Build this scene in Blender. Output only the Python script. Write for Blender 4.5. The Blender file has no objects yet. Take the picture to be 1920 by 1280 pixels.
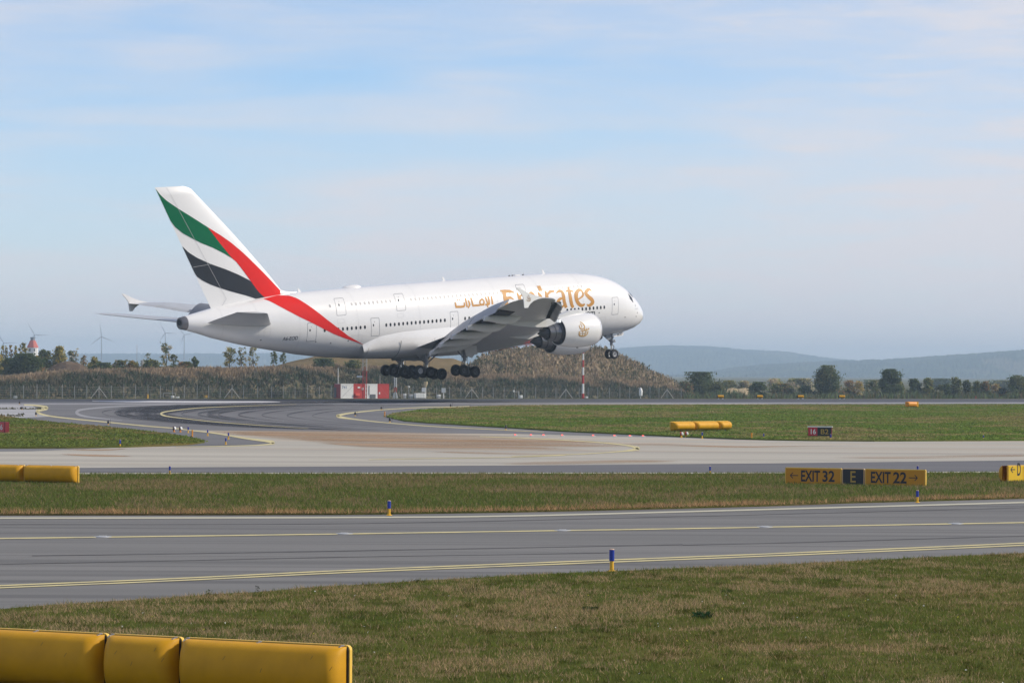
import bpy, bmesh, math, random
import numpy as np
from mathutils import Matrix, Vector

random.seed(7)
RNG = np.random.default_rng(11)
SC = bpy.context.scene
COL = SC.collection
R = math.radians

# ------------------------------------------------------------------ camera
F, HZ, EYE = 6600.0, 697.0, 3.6          # focal length in photo pixels, horizon row, eye height
ROLL = R(0.355)
_p = math.atan((HZ - 640) / F)
_fw = np.array([0, math.cos(_p), math.sin(_p)])
_r0 = np.array([1.0, 0, 0])
_u0 = np.cross(_r0, _fw)
CR = math.cos(ROLL) * _r0 + math.sin(ROLL) * _u0
CU = -math.sin(ROLL) * _r0 + math.cos(ROLL) * _u0
cam_d = bpy.data.cameras.new('camera')
cam_d.sensor_width = 36.0
cam_d.lens = F / 1920 * 36
cam_d.clip_start, cam_d.clip_end = 0.5, 30000
cam = bpy.data.objects.new('camera', cam_d)
COL.objects.link(cam)
cam.matrix_world = Matrix(((CR[0], CU[0], -_fw[0], 0), (CR[1], CU[1], -_fw[1], 0), (CR[2], CU[2], -_fw[2], EYE), (0, 0, 0, 1)))
SC.camera = cam

# ------------------------------------------------------------------ sky, sun, exposure
SUN_EL, SUN_AZ = R(34), R(86)             # elevation; azimuth clockwise from the view direction (+Y)
world = bpy.data.worlds.new('World')
SC.world = world
world.use_nodes = True
wn, wl = world.node_tree.nodes, world.node_tree.links
wn.clear()
w_out = wn.new('ShaderNodeOutputWorld')
w_bg = wn.new('ShaderNodeBackground')
w_bg.inputs['Strength'].default_value = 0.15
sky = wn.new('ShaderNodeTexSky')
sky.sky_type = 'NISHITA'
sky.sun_disc = False
sky.sun_elevation = SUN_EL
sky.sun_rotation = SUN_AZ
sky.altitude = 180
sky.air_density, sky.dust_density, sky.ozone_density = 0.7, 0.3, 4.0
CLOUD_A, CLOUD_B, CLOUD_C = (8.7, 0.1, 9.0), (-3.4, -7.6, 1.8), (-8.4, -5.4, -1.7)
w_tc = wn.new('ShaderNodeTexCoord')
def cloud_noise(scale, nscale, detail, lo, hi, dist=0.0, rot=0.0, loc=(0, 0, 0)):
    mp = wn.new('ShaderNodeMapping')
    mp.inputs['Scale'].default_value = scale
    mp.inputs['Rotation'].default_value = (0, rot, 0)
    mp.inputs['Location'].default_value = loc
    wl.new(w_tc.outputs['Generated'], mp.inputs['Vector'])
    nz = wn.new('ShaderNodeTexNoise')
    nz.inputs['Scale'].default_value = nscale
    nz.inputs['Detail'].default_value = detail
    nz.inputs['Roughness'].default_value = 0.56
    nz.inputs['Distortion'].default_value = dist
    wl.new(mp.outputs[0], nz.inputs['Vector'])
    mr = wn.new('ShaderNodeMapRange')
    mr.interpolation_type = 'SMOOTHSTEP'
    mr.inputs['From Min'].default_value, mr.inputs['From Max'].default_value = lo, hi
    wl.new(nz.outputs['Fac'], mr.inputs['Value'])
    return mr.outputs[0]
def wmath(op, a, b, c=None):
    n = wn.new('ShaderNodeMath'); n.operation = op; n.use_clamp = False
    for i, x in enumerate((a, b, c)):
        if x is None: continue
        if isinstance(x, (int, float)): n.inputs[i].default_value = x
        else: wl.new(x, n.inputs[i])
    return n.outputs[0]
veil = cloud_noise((1.0, 1.0, 3.0), 5.0, 3, 0.34, 0.60, 0.0, R(6), CLOUD_A)
wisp = cloud_noise((1.0, 1.0, 9.0), 8.0, 8, 0.40, 0.74, 0.35, R(-4), CLOUD_B)
fine = cloud_noise((1.0, 1.0, 7.0), 30.0, 6, 0.35, 0.75, 0.6, R(-7), CLOUD_C)
w_xyz = wn.new('ShaderNodeSeparateXYZ'); wl.new(w_tc.outputs['Generated'], w_xyz.inputs[0])
w_low = wn.new('ShaderNodeMapRange'); w_low.interpolation_type = 'SMOOTHSTEP'      # a thin veil looks thicker towards the horizon
w_low.inputs['From Min'].default_value, w_low.inputs['From Max'].default_value = 0.10, -0.02
w_low.inputs['To Min'].default_value, w_low.inputs['To Max'].default_value = 0.0, 0.60
wl.new(w_xyz.outputs['Z'], w_low.inputs['Value'])
cov = wmath('MULTIPLY_ADD', veil, 0.36, w_low.outputs[0])
cov = wmath('MULTIPLY_ADD', wisp, 0.44, cov)
cov = wmath('MULTIPLY_ADD', wmath('MULTIPLY', fine, veil), 0.30, cov)
w_add = wn.new('ShaderNodeMath'); w_add.operation = 'MINIMUM'; w_add.inputs[1].default_value = 0.93
wl.new(cov, w_add.inputs[0])
w_mix = wn.new('ShaderNodeMix'); w_mix.data_type = 'RGBA'
w_mix.inputs[7].default_value = (4.95, 4.80, 5.05, 1)
wl.new(sky.outputs[0], w_mix.inputs[6])
wl.new(w_add.outputs[0], w_mix.inputs[0])
wl.new(w_mix.outputs[2], w_bg.inputs['Color'])
wl.new(w_bg.outputs[0], w_out.inputs['Surface'])

sun_d = bpy.data.lights.new('sun', 'SUN')
sun_d.energy, sun_d.angle, sun_d.color = 4.0, R(0.5), (1.0, 0.90, 0.75)
sun = bpy.data.objects.new('sun', sun_d)
COL.objects.link(sun)
_sd = Vector((math.sin(SUN_AZ) * math.cos(SUN_EL), math.cos(SUN_AZ) * math.cos(SUN_EL), math.sin(SUN_EL)))
sun.rotation_euler = _sd.to_track_quat('Z', 'Y').to_euler()
SC.view_settings.view_transform = 'Standard'
SC.view_settings.look = 'None'
SC.view_settings.exposure = 0.1
SC.view_settings.gamma = 1
SC.view_settings.use_curve_mapping = False
SC.cycles.use_denoising = True
SC.cycles.denoiser = 'OPENIMAGEDENOISE'
SC.cycles.denoising_input_passes = 'RGB_ALBEDO_NORMAL'
SC.cycles.denoising_prefilter = 'ACCURATE'
SC.cycles.max_bounces = 6
SC.cycles.transparent_max_bounces = 12
SC.cycles.volume_bounces = 0

# ------------------------------------------------------------------ from photo pixels to the place
def ray(u, v):
    return _fw + CR * (u - 960) / F + CU * (640 - v) / F
def gz(u, v, z=0.0):                       # where the sight line through (u, v) meets height z
    d = ray(u, v); t = (z - EYE) / d[2]
    return Vector((t * d[0], t * d[1], z))
def at(u, v, Y):                           # ... and where it is Y metres away
    d = ray(u, v); t = Y / d[1]
    return Vector((t * d[0], Y, EYE + t * d[2]))
def yh(u): return HZ + (u - 960) * math.tan(ROLL)
def pxm(Y): return F / Y
RW_C, RW_S = math.cos(R(38.9)), math.sin(R(38.9))     # runway direction
T0 = 364.8                                            # far edge of the runway, metres across
def fgz(X, Y):                                        # lie of the land beyond the runway
    t = -X * RW_S + Y * RW_C
    return max(-3.4, -0.0093 * max(0.0, t - T0))
def st(s, t, z=0.0):
    return Vector((s * RW_C - t * RW_S, s * RW_S + t * RW_C, z))

# ------------------------------------------------------------------ materials
def nd(m, kind, **kw):
    n = m.node_tree.nodes.new(kind)
    for k, v in kw.items(): setattr(n, k, v)
    return n
def mat(name, col, rough=0.6, metal=0.0, var=0.0, vscale=3.0, bump=0.0, bscale=20.0, spec=0.5, coat=0.0, stretch=(1, 1, 1), emit=0.0):
    m = bpy.data.materials.new(name); m.use_nodes = True
    nt = m.node_tree; b = nt.nodes['Principled BSDF']
    b.inputs['Base Color'].default_value = (*col, 1)
    b.inputs['Roughness'].default_value = rough
    b.inputs['Metallic'].default_value = metal
    b.inputs['Specular IOR Level'].default_value = spec
    b.inputs['Coat Weight'].default_value = coat
    b.inputs['Coat Roughness'].default_value = 0.08
    if emit:
        b.inputs['Emission Color'].default_value = (*col, 1); b.inputs['Emission Strength'].default_value = emit
    if var or bump:
        tc = nd(m, 'ShaderNodeTexCoord'); mp = nd(m, 'ShaderNodeMapping')
        mp.inputs['Scale'].default_value = stretch
        nt.links.new(tc.outputs['Object'], mp.inputs['Vector'])
        if var:
            n = nd(m, 'ShaderNodeTexNoise'); n.inputs['Scale'].default_value = vscale; n.inputs['Detail'].default_value = 5
            nt.links.new(mp.outputs[0], n.inputs['Vector'])
            mx = nd(m, 'ShaderNodeMix', data_type='RGBA')
            mx.inputs[6].default_value = (*[c * (1 - var) for c in col], 1)
            mx.inputs[7].default_value = (*[min(1, c * (1 + var)) for c in col], 1)
            nt.links.new(n.outputs['Fac'], mx.inputs[0])
            nt.links.new(mx.outputs[2], b.inputs['Base Color'])
        if bump:
            n2 = nd(m, 'ShaderNodeTexNoise'); n2.inputs['Scale'].default_value = bscale; n2.inputs['Detail'].default_value = 4
            nt.links.new(mp.outputs[0], n2.inputs['Vector'])
            bp = nd(m, 'ShaderNodeBump'); bp.inputs['Strength'].default_value = bump; bp.inputs['Distance'].default_value = 0.05
            nt.links.new(n2.outputs['Fac'], bp.inputs['Height']); nt.links.new(bp.outputs[0], b.inputs['Normal'])
    return m
def noise_mat(name, layers, rough=0.9, spec=0.2, bump=None, rot=0.0, alpha=None):
    """layers: [(colour,)] then (colour, scale_xyz, noise scale, lo, hi, detail, strength) mixed one over the other, in world metres"""
    m = bpy.data.materials.new(name); m.use_nodes = True
    nt = m.node_tree; b = nt.nodes['Principled BSDF']
    b.inputs['Roughness'].default_value = rough; b.inputs['Specular IOR Level'].default_value = spec
    g = nd(m, 'ShaderNodeNewGeometry')
    rp = nd(m, 'ShaderNodeMapping'); rp.inputs['Rotation'].default_value = (0, 0, -rot)
    nt.links.new(g.outputs['Position'], rp.inputs['Vector'])
    def noise(sx, ns, lo, hi, det, w=0.0):
        mp = nd(m, 'ShaderNodeMapping'); mp.inputs['Scale'].default_value = sx
        mp.inputs['Location'].default_value = (random.uniform(-50, 50), random.uniform(-50, 50), 0)
        nt.links.new(rp.outputs[0], mp.inputs['Vector'])
        n = nd(m, 'ShaderNodeTexNoise'); n.inputs['Scale'].default_value = ns; n.inputs['Detail'].default_value = det
        n.inputs['Roughness'].default_value = 0.6
        nt.links.new(mp.outputs[0], n.inputs['Vector'])
        r = nd(m, 'ShaderNodeMapRange'); r.inputs['From Min'].default_value = lo; r.inputs['From Max'].default_value = hi
        nt.links.new(n.outputs['Fac'], r.inputs['Value'])
        return r.outputs[0]
    prev = None
    for i, L in enumerate(layers):
        if i == 0:
            c = nd(m, 'ShaderNodeRGB'); c.outputs[0].default_value = (*L[0], 1); prev = c.outputs[0]; continue
        col, sx, ns, lo, hi, det, strg = L
        f = noise(sx, ns, lo, hi, det)
        ml = nd(m, 'ShaderNodeMath', operation='MULTIPLY'); ml.inputs[1].default_value = strg; nt.links.new(f, ml.inputs[0])
        mx = nd(m, 'ShaderNodeMix', data_type='RGBA'); mx.inputs[7].default_value = (*col, 1)
        nt.links.new(prev, mx.inputs[6]); nt.links.new(ml.outputs[0], mx.inputs[0]); prev = mx.outputs[2]
    nt.links.new(prev, b.inputs['Base Color'])
    if bump:
        sx, ns, dist, strg = bump
        f = noise(sx, ns, 0, 1, 6)
        bp = nd(m, 'ShaderNodeBump'); bp.inputs['Strength'].default_value = strg; bp.inputs['Distance'].default_value = dist
        nt.links.new(f, bp.inputs['Height']); nt.links.new(bp.outputs[0], b.inputs['Normal'])
    if alpha:
        sx, ns, lo, hi, det, strg = alpha
        f = noise(sx, ns, lo, hi, det)
        ml = nd(m, 'ShaderNodeMath', operation='MULTIPLY'); ml.inputs[1].default_value = strg; nt.links.new(f, ml.inputs[0])
        at_ = nd(m, 'ShaderNodeAttribute', attribute_name='edge')
        m2 = nd(m, 'ShaderNodeMath', operation='MULTIPLY'); nt.links.new(ml.outputs[0], m2.inputs[0]); nt.links.new(at_.outputs['Fac'], m2.inputs[1])
        nt.links.new(m2.outputs[0], b.inputs['Alpha'])
    return m
def leaf_mat(name, trans=0.3, rough=0.8):
    m = bpy.data.materials.new(name); m.use_nodes = True
    nt = m.node_tree; nt.nodes.clear()
    o = nd(m, 'ShaderNodeOutputMaterial'); a = nd(m, 'ShaderNodeAttribute', attribute_name='col')
    d = nd(m, 'ShaderNodeBsdfDiffuse'); t = nd(m, 'ShaderNodeBsdfTranslucent'); x = nd(m, 'ShaderNodeMixShader')
    x.inputs[0].default_value = trans
    for n in (d, t): nt.links.new(a.outputs['Color'], n.inputs['Color'])
    nt.links.new(d.outputs[0], x.inputs[1]); nt.links.new(t.outputs[0], x.inputs[2]); nt.links.new(x.outputs[0], o.inputs['Surface'])
    return m

WHITE = mat('white_aircraft_paint', (0.76, 0.755, 0.745), 0.28, var=0.05, vscale=0.25, coat=0.5)
FINW = mat('white_fin_paint', (0.78, 0.775, 0.765), 0.35, var=0.02, vscale=0.3, coat=0.3)
WING = mat('grey_wing_paint', (0.42, 0.43, 0.44), 0.30, var=0.14, vscale=0.8, stretch=(1, 0.3, 1))
WINGD = mat('dark_wing_paint', (0.20, 0.21, 0.225), 0.45, var=0.12, vscale=0.8)
SLATM = mat('bare_metal_leading_edge', (0.62, 0.62, 0.63), 0.32, 0.7, var=0.06)
CORE = mat('core_nozzle_metal', (0.15, 0.15, 0.16), 0.32, 0.7, var=0.25, vscale=2)
DARK = mat('dark_nozzle_metal', (0.045, 0.047, 0.055), 0.38, 0.6, var=0.2, vscale=2)
DARKER = mat('black_gap', (0.012, 0.012, 0.014), 0.7)
RUBBER = mat('tyre_rubber', (0.014, 0.014, 0.016), 0.75, var=0.2, vscale=4)
HUBM = mat('wheel_hub_metal', (0.42, 0.42, 0.43), 0.4, 0.5)
STEEL = mat('gear_leg_steel', (0.23, 0.235, 0.25), 0.4, 0.5, var=0.15)
CHROME = mat('polished_oleo', (0.85, 0.85, 0.85), 0.12, 0.9)
GOLD = mat('gold_lettering', (0.50, 0.235, 0.04), 0.45, var=0.22, vscale=0.6, spec=0.3)
GREENP = mat('green_livery', (0.0, 0.125, 0.048), 0.6, var=0.06, spec=0.05)
REDP = mat('red_livery', (0.66, 0.018, 0.014), 0.6, var=0.06, spec=0.05)
BLACKP = mat('black_livery', (0.014, 0.016, 0.022), 0.45, var=0.1, spec=0.3)
GLASS = mat('cabin_window_glass', (0.02, 0.022, 0.028), 0.08)
SHADE = mat('pulled_window_shade', (0.30, 0.30, 0.32), 0.3)
SEAM = mat('skin_seam', (0.60, 0.60, 0.60), 0.5)
PANELLINE = mat('panel_gap_grey', (0.32, 0.325, 0.34), 0.6)
FINLINE = mat('fin_gap_grey', (0.46, 0.46, 0.47), 0.6)
INK = mat('black_lettering', (0.02, 0.022, 0.03), 0.5)
BROWNINK = mat('brown_gold_emblem', (0.26, 0.125, 0.02), 0.5)
YEL = mat('yellow_sign_plastic', (0.58, 0.29, 0.004), 0.55, spec=0.3, var=0.24, vscale=3.6, bump=0.12, bscale=4)
YELFACE = mat('yellow_sign_face', (0.56, 0.245, 0.004), 0.45, var=0.06, vscale=2)
YELRIM = mat('pale_yellow_sign_rim', (0.74, 0.47, 0.07), 0.5, var=0.08, vscale=6)
BLKFACE = mat('black_sign_face', (0.012, 0.016, 0.024), 0.35)
REDFACE = mat('red_sign_face', (0.50, 0.03, 0.05), 0.45)
WHITEINK = mat('white_lettering', (0.75, 0.75, 0.72), 0.5)
YELINK = mat('yellow_lettering', (0.42, 0.27, 0.05), 0.5)
BLUE = mat('blue_reflective_sleeve', (0.006, 0.03, 0.30), 0.35, var=0.15, vscale=20)
ORANGE = mat('orange_post_plastic', (0.72, 0.27, 0.015), 0.45, var=0.1, vscale=14)
POSTY = mat('yellow_post_plastic', (0.75, 0.42, 0.02), 0.45, var=0.1, vscale=14)
WHITEP = mat('white_painted_metal', (0.74, 0.74, 0.72), 0.5, var=0.06, vscale=2)
REDC = mat('red_painted_metal', (0.46, 0.035, 0.03), 0.5, var=0.12, vscale=1.0)
GREYM = mat('galvanised_metal', (0.42, 0.43, 0.43), 0.5, 0.3, var=0.12, vscale=5)
CONCP = mat('concrete_fence_post', (0.40, 0.385, 0.36), 0.85, var=0.1, vscale=4)
BLACKM = mat('black_lamp_housing', (0.02, 0.02, 0.025), 0.5)
CLIP = mat('steel_clip', (0.55, 0.56, 0.58), 0.3, 0.8)
SCUFF = mat('dark_scuff', (0.16, 0.09, 0.02), 0.7)
STICKER = mat('pale_blue_label', (0.45, 0.52, 0.66), 0.5)
LAMPGL = mat('pale_lamp_glass', (0.85, 0.88, 0.90), 0.1, emit=0.6)
REDLIT = mat('lit_red_stop_light', (1.0, 0.16, 0.12), 0.3, emit=1.2)
BARK = mat('bark', (0.11, 0.085, 0.06), 0.9, var=0.25, vscale=3)
LEAF = leaf_mat('foliage', 0.45)
BLADE = leaf_mat('grass_blades', 0.45)
WEED = leaf_mat('weed_stems', 0.25)

# ------------------------------------------------------------------ mesh helpers
class MB:
    """collects shapes; build() links them as ONE mesh object"""
    def __init__(s): s.v, s.f, s.m, s.sm = [], [], [], []
    def add(s, vs, fs, mi=0, smooth=False):
        o = len(s.v); s.v += [tuple(map(float, p)) for p in vs]
        for q in fs: s.f.append([i + o for i in q]); s.m.append(mi); s.sm.append(smooth)
    def box(s, c, d, mi=0, M=None):
        c, d = Vector(c), Vector(d) / 2
        vs = [c + Vector((x * d.x, y * d.y, z * d.z)) for x in (-1, 1) for y in (-1, 1) for z in (-1, 1)]
        if M is not None: vs = [M @ p for p in vs]
        s.add(vs, [(0, 1, 3, 2), (4, 6, 7, 5), (0, 4, 5, 1), (2, 3, 7, 6), (0, 2, 6, 4), (1, 5, 7, 3)], mi)
    def tube(s, a, b, r0, r1=None, n=8, mi=0, caps=True, smooth=True):
        a, b = Vector(a), Vector(b); r1 = r0 if r1 is None else r1
        d = (b - a).normalized(); x = d.orthogonal().normalized(); y = d.cross(x)
        vs = []
        for c, r in ((a, r0), (b, r1)):
            for k in range(n):
                t = 2 * math.pi * k / n; vs.append(c + (x * math.cos(t) + y * math.sin(t)) * r)
        s.add(vs, [(k, (k + 1) % n, n + (k + 1) % n, n + k) for k in range(n)], mi, smooth)
        if caps: s.add(vs, [tuple(range(n))[::-1], tuple(range(n, 2 * n))], mi)
    def loft(s, rings, mi=0, closed=True, cap0=True, cap1=True, smooth=True):
        n = len(rings[0]); vs = [p for r in rings for p in r]; fs = []
        for i in range(len(rings) - 1):
            for k in range(n if closed else n - 1):
                k2 = (k + 1) % n; fs.append((i * n + k, i * n + k2, (i + 1) * n + k2, (i + 1) * n + k))
        s.add(vs, fs, mi, smooth)
        if cap0: s.add(rings[0], [tuple(range(n))[::-1]], mi)
        if cap1: s.add(rings[-1], [tuple(range(n))], mi)
    def lathe(s, prof, axis='x', c=(0, 0, 0), n=40, mi=0, smooth=True):
        rings = []
        for a, r in prof:
            ring = []
            for k in range(n):
                t = 2 * math.pi * k / n; p, q = r * math.cos(t), r * math.sin(t)
                ring.append((c[0] + a, c[1] + p, c[2] + q) if axis == 'x' else (c[0] + p, c[1] + a, c[2] + q) if axis == 'y' else (c[0] + p, c[1] + q, c[2] + a))
            rings.append(ring)
        s.loft(rings, mi, True, False, False, smooth)
    def build(s, name, mats, parent=None, mw=None):
        me = bpy.data.meshes.new(name)
        me.from_pydata(s.v, [], s.f)
        for m in (mats if isinstance(mats, (list, tuple)) else [mats]): me.materials.append(m)
        me.polygons.foreach_set('material_index', s.m)
        me.polygons.foreach_set('use_smooth', s.sm)
        bm = bmesh.new(); bm.from_mesh(me)
        bmesh.ops.recalc_face_normals(bm, faces=bm.faces); bm.to_mesh(me); bm.free()
        if any(s.sm): me.set_sharp_from_angle(angle=R(42))
        me.update()
        return link(name, me, parent, mw)
def link(name, me, parent=None, mw=None):
    o = bpy.data.objects.new(name, me); COL.objects.link(o)
    if parent is not None: o.parent = parent
    if mw is not None: o.matrix_world = mw
    return o
def empty(name, loc=(0, 0, 0), rz=0.0):
    o = bpy.data.objects.new(name, None); COL.objects.link(o)
    o.location = loc; o.rotation_euler = (0, 0, rz); o.empty_display_size = 0.3
    return o
def tag(o, label=None, cat=None, group=None, kind=None):
    if label: o['label'] = label
    if cat: o['category'] = cat
    if group: o['group'] = group
    if kind: o['kind'] = kind
    return o
def copy_tree(o, parent=None):
    c = o.copy(); COL.objects.link(c); c.parent = parent
    for ch in list(o.children): copy_tree(ch, c)
    return c
def edge_split(o, ang=35):
    for p in o.data.polygons: p.use_smooth = True
    o.data.set_sharp_from_angle(angle=R(ang))
    return o
def quads_mesh(name, V, nper, faces_per, colr, mtl, parent=None):
    """V: (N, nper, 3) vertices of N small pieces; colr (N,3)"""
    N = len(V); me = bpy.data.meshes.new(name)
    nv = N * nper; me.vertices.add(nv); me.vertices.foreach_set('co', V.reshape(-1).astype(np.float32))
    fl = np.array([i for f in faces_per for i in f]); fn = [len(f) for f in faces_per]
    nl = len(fl)
    loops = (np.arange(N)[:, None] * nper + fl[None, :]).reshape(-1)
    me.loops.add(N * nl); me.loops.foreach_set('vertex_index', loops.astype(np.int32))
    starts = (np.arange(N)[:, None] * nl + np.concatenate([[0], np.cumsum(fn)[:-1]])[None, :]).reshape(-1)
    me.polygons.add(N * len(fn)); me.polygons.foreach_set('loop_start', starts.astype(np.int32))
    me.polygons.foreach_set('loop_total', np.tile(fn, N).astype(np.int32))
    me.update(calc_edges=True)
    a = me.attributes.new('col', 'FLOAT_COLOR', 'POINT')
    c4 = np.concatenate([colr, np.ones((N, 1))], 1)
    a.data.foreach_set('color', np.repeat(c4, nper, 0).reshape(-1).astype(np.float32))
    me.materials.append(mtl)
    return link(name, me, parent)
def vnoise(x, y, seed=0):
    """smooth value noise on arrays, 0..1"""
    x = np.asarray(x, float); y = np.asarray(y, float)
    xi, yi = np.floor(x).astype(np.int64), np.floor(y).astype(np.int64)
    fx, fy = x - xi, y - yi; fx = fx * fx * (3 - 2 * fx); fy = fy * fy * (3 - 2 * fy)
    def h(a, b):
        n = (a * 374761393 + b * 668265263 + seed * 974711) & 0x7fffffff
        n = ((n ^ (n >> 13)) * 1274126177) & 0x7fffffff
        return ((n ^ (n >> 16)) & 0xffff) / 65535.0
    return (h(xi, yi) * (1 - fx) + h(xi + 1, yi) * fx) * (1 - fy) + (h(xi, yi + 1) * (1 - fx) + h(xi + 1, yi + 1) * fx) * fy
def fbm(x, y, seed=0, o=4):
    r, a, t = 0, 0.5, 0
    for i in range(o): r = r + a * vnoise(x * 2 ** i, y * 2 ** i, seed + i); t += a; a *= 0.55
    return r / t
def text_mesh(txt, size, bold=0.0, spacing=1.0):
    """flat lettering as vertices and faces in the XY plane, baseline at y = 0"""
    cu = bpy.data.curves.new('text', 'FONT'); cu.body = txt; cu.size = size; cu.offset = bold; cu.space_character = spacing
    o = bpy.data.objects.new('text', cu); COL.objects.link(o)
    dg = bpy.context.evaluated_depsgraph_get(); dg.update()
    me = bpy.data.meshes.new_from_object(o.evaluated_get(dg))
    vs = [tuple(v.co) for v in me.vertices]; fs = [tuple(p.vertices) for p in me.polygons]
    bpy.data.objects.remove(o); bpy.data.curves.remove(cu); bpy.data.meshes.remove(me)
    return vs, fs
def fit_text(txt, w, h, bold=0.0):
    vs, fs = text_mesh(txt, 1.0, bold)
    x0, x1 = min(v[0] for v in vs), max(v[0] for v in vs); y0, y1 = min(v[1] for v in vs), max(v[1] for v in vs)
    return [((v[0] - x0) / (x1 - x0) * w, (v[1] - y0) / (y1 - y0) * h) for v in vs], fs

# ------------------------------------------------------------------ ground sheets
def cat(pts, n=8):
    """smooth curve through photo points"""
    P = [np.array(p, float) for p in pts]; P = [2 * P[0] - P[1]] + P + [2 * P[-1] - P[-2]]; out = []
    for i in range(1, len(P) - 2):
        for k in range(n):
            t = k / n
            out.append(0.5 * (2 * P[i] + (P[i + 1] - P[i - 1]) * t + (2 * P[i - 1] - 5 * P[i] + 4 * P[i + 1] - P[i + 2]) * t * t + (3 * P[i] - P[i - 1] - 3 * P[i + 1] + P[i + 2]) * t ** 3))
    out.append(P[-2]); return out
def sheet(name, world_pts, z, mtl, thick=0.0, kind='structure'):
    bm = bmesh.new()
    vs = [bm.verts.new((p[0], p[1], z)) for p in world_pts]
    f = bm.faces.new(vs); f.normal_update()
    if f.normal.z < 0: f.normal_flip()
    if thick:
        for i in range(len(vs)):
            a, b = vs[i], vs[(i + 1) % len(vs)]
            c, d = bm.verts.new((b.co.x, b.co.y, z - thick)), bm.verts.new((a.co.x, a.co.y, z - thick))
            bm.faces.new((a, d, c, b))
        bmesh.ops.recalc_face_normals(bm, faces=bm.faces)
    bmesh.ops.triangulate(bm, faces=[x for x in bm.faces if len(x.verts) > 4])
    me = bpy.data.meshes.new(name); bm.to_mesh(me); bm.free(); me.materials.append(mtl)
    return tag(link(name, me), kind=kind)
def psheet(name, px, z, mtl, thick=0.0): return sheet(name, [gz(u, v, z) for u, v in px], z, mtl, thick)
def pstroke(mb, px, w, z, smooth=True, edges=None):
    """painted line of w photo-pixels (a number or one per point) laid on the ground at height z"""
    pts = [np.array(p, float) for p in (cat(px) if smooth else px)]
    n = len(pts); W = w if hasattr(w, '__len__') else [w] * n
    if len(W) != n: W = np.interp(np.linspace(0, 1, n), np.linspace(0, 1, len(W)), W)
    L = []
    offs = (-.5, .5) if edges is None else (-.5, -.2, .2, .5)
    for i in range(n):
        t = pts[min(i + 1, n - 1)] - pts[max(i - 1, 0)]; t /= max(1e-6, np.hypot(*t)); nn = np.array([-t[1], t[0]])
        for o in offs:
            p = pts[i] + nn * W[i] * o; L.append(gz(p[0], p[1], z))
        if edges is not None:
            e = min(1, i / (n * .15), (n - 1 - i) / (n * .15)); edges += [0, e, e, 0]
    k = len(offs)
    mb.add(L, [(i * k + j, i * k + j + 1, (i + 1) * k + j + 1, (i + 1) * k + j) for i in range(n - 1) for j in range(k - 1)])

GRASS_N = noise_mat('short_grass', [((0.085, 0.090, 0.026),), ((0.20, 0.14, 0.07), (1, 1, 1), 0.16, 0.48, 0.66, 6, 0.8),
    ((0.045, 0.075, 0.014), (1, 1, 1), 0.35, 0.5, 0.65, 5, 0.75), ((0.02, 0.026, 0.010), (1, 1, 1), 4.0, 0.5, 0.75, 6, 0.6)], 1.0, 0.0, bump=((1, 1, 1), 6, 0.05, 0.8))
GRASS_M = noise_mat('median_grass', [((0.088, 0.088, 0.026),), ((0.155, 0.112, 0.055), (0.5, 1, 1), 0.18, 0.45, 0.68, 6, 0.75),
    ((0.042, 0.075, 0.014), (0.5, 1, 1), 0.12, 0.52, 0.66, 5, 0.8), ((0.02, 0.022, 0.010), (1, 1, 1), 2.2, 0.52, 0.78, 6, 0.6)], 1.0, 0.0, bump=((1, 1, 1), 3, 0.06, 0.8))
GRASS_F = noise_mat('far_grass', [((0.105, 0.145, 0.034),), ((0.185, 0.150, 0.065), (0.5, 0.5, 1), 0.11, 0.48, 0.62, 7, 0.85),
    ((0.058, 0.102, 0.018), (0.5, 0.4, 1), 0.06, 0.48, 0.58, 5, 0.9), ((0.05, 0.05, 0.016), (1, 0.5, 1), 0.30, 0.54, 0.72, 7, 0.6), ((0.135, 0.155, 0.04), (0.8, 0.5, 1), 0.2, 0.55, 0.7, 6, 0.6)], 1.0, 0.0)
GRASS_L = noise_mat('left_island_grass', [((0.100, 0.100, 0.030),), ((0.165, 0.118, 0.055), (0.5, 0.5, 1), 0.14, 0.46, 0.60, 7, 0.85),
    ((0.058, 0.092, 0.020), (0.5, 0.5, 1), 0.09, 0.49, 0.59, 5, 0.9), ((0.05, 0.045, 0.018), (1, 0.5, 1), 0.35, 0.54, 0.72, 7, 0.6)], 1.0, 0.0)
PLAIN = noise_mat('field_plain', [((0.12, 0.105, 0.05),), ((0.06, 0.07, 0.03), (0.2, 1, 1), 0.004, 0.45, 0.55, 4, 0.8), ((0.20, 0.17, 0.10), (0.1, 1, 1), 0.002, 0.52, 0.58, 3, 0.8)], 1.0, 0.0)
ASPH = noise_mat('asphalt', [((0.137, 0.136, 0.131),), ((0.177, 0.174, 0.167), (0.04, 1, 1), 0.45, 0.42, 0.62, 5, 0.85),
    ((0.090, 0.089, 0.087), (0.015, 1, 1), 0.8, 0.50, 0.66, 4, 0.85), ((0.24, 0.235, 0.23), (1, 1, 1), 22, 0.55, 0.8, 3, 0.35), ((0.07, 0.07, 0.072), (1, 1, 1), 17, 0.56, 0.8, 3, 0.35)], 0.85, 0.3, bump=((1, 1, 1), 60, 0.004, 0.5), rot=R(2))
ASPH_B = noise_mat('weathered_asphalt', [((0.122, 0.121, 0.125),), ((0.165, 0.163, 0.165), (0.25, 1, 1), 0.06, 0.4, 0.62, 5, 0.8), ((0.085, 0.085, 0.090), (0.15, 1, 1), 0.12, 0.5, 0.68, 5, 0.7)], 0.85, 0.3)
ASPH_D = noise_mat('dark_strip_asphalt', [((0.112, 0.111, 0.118),), ((0.145, 0.143, 0.146), (0.05, 1, 1), 0.3, 0.45, 0.65, 4, 0.8)], 0.85, 0.3)
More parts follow.
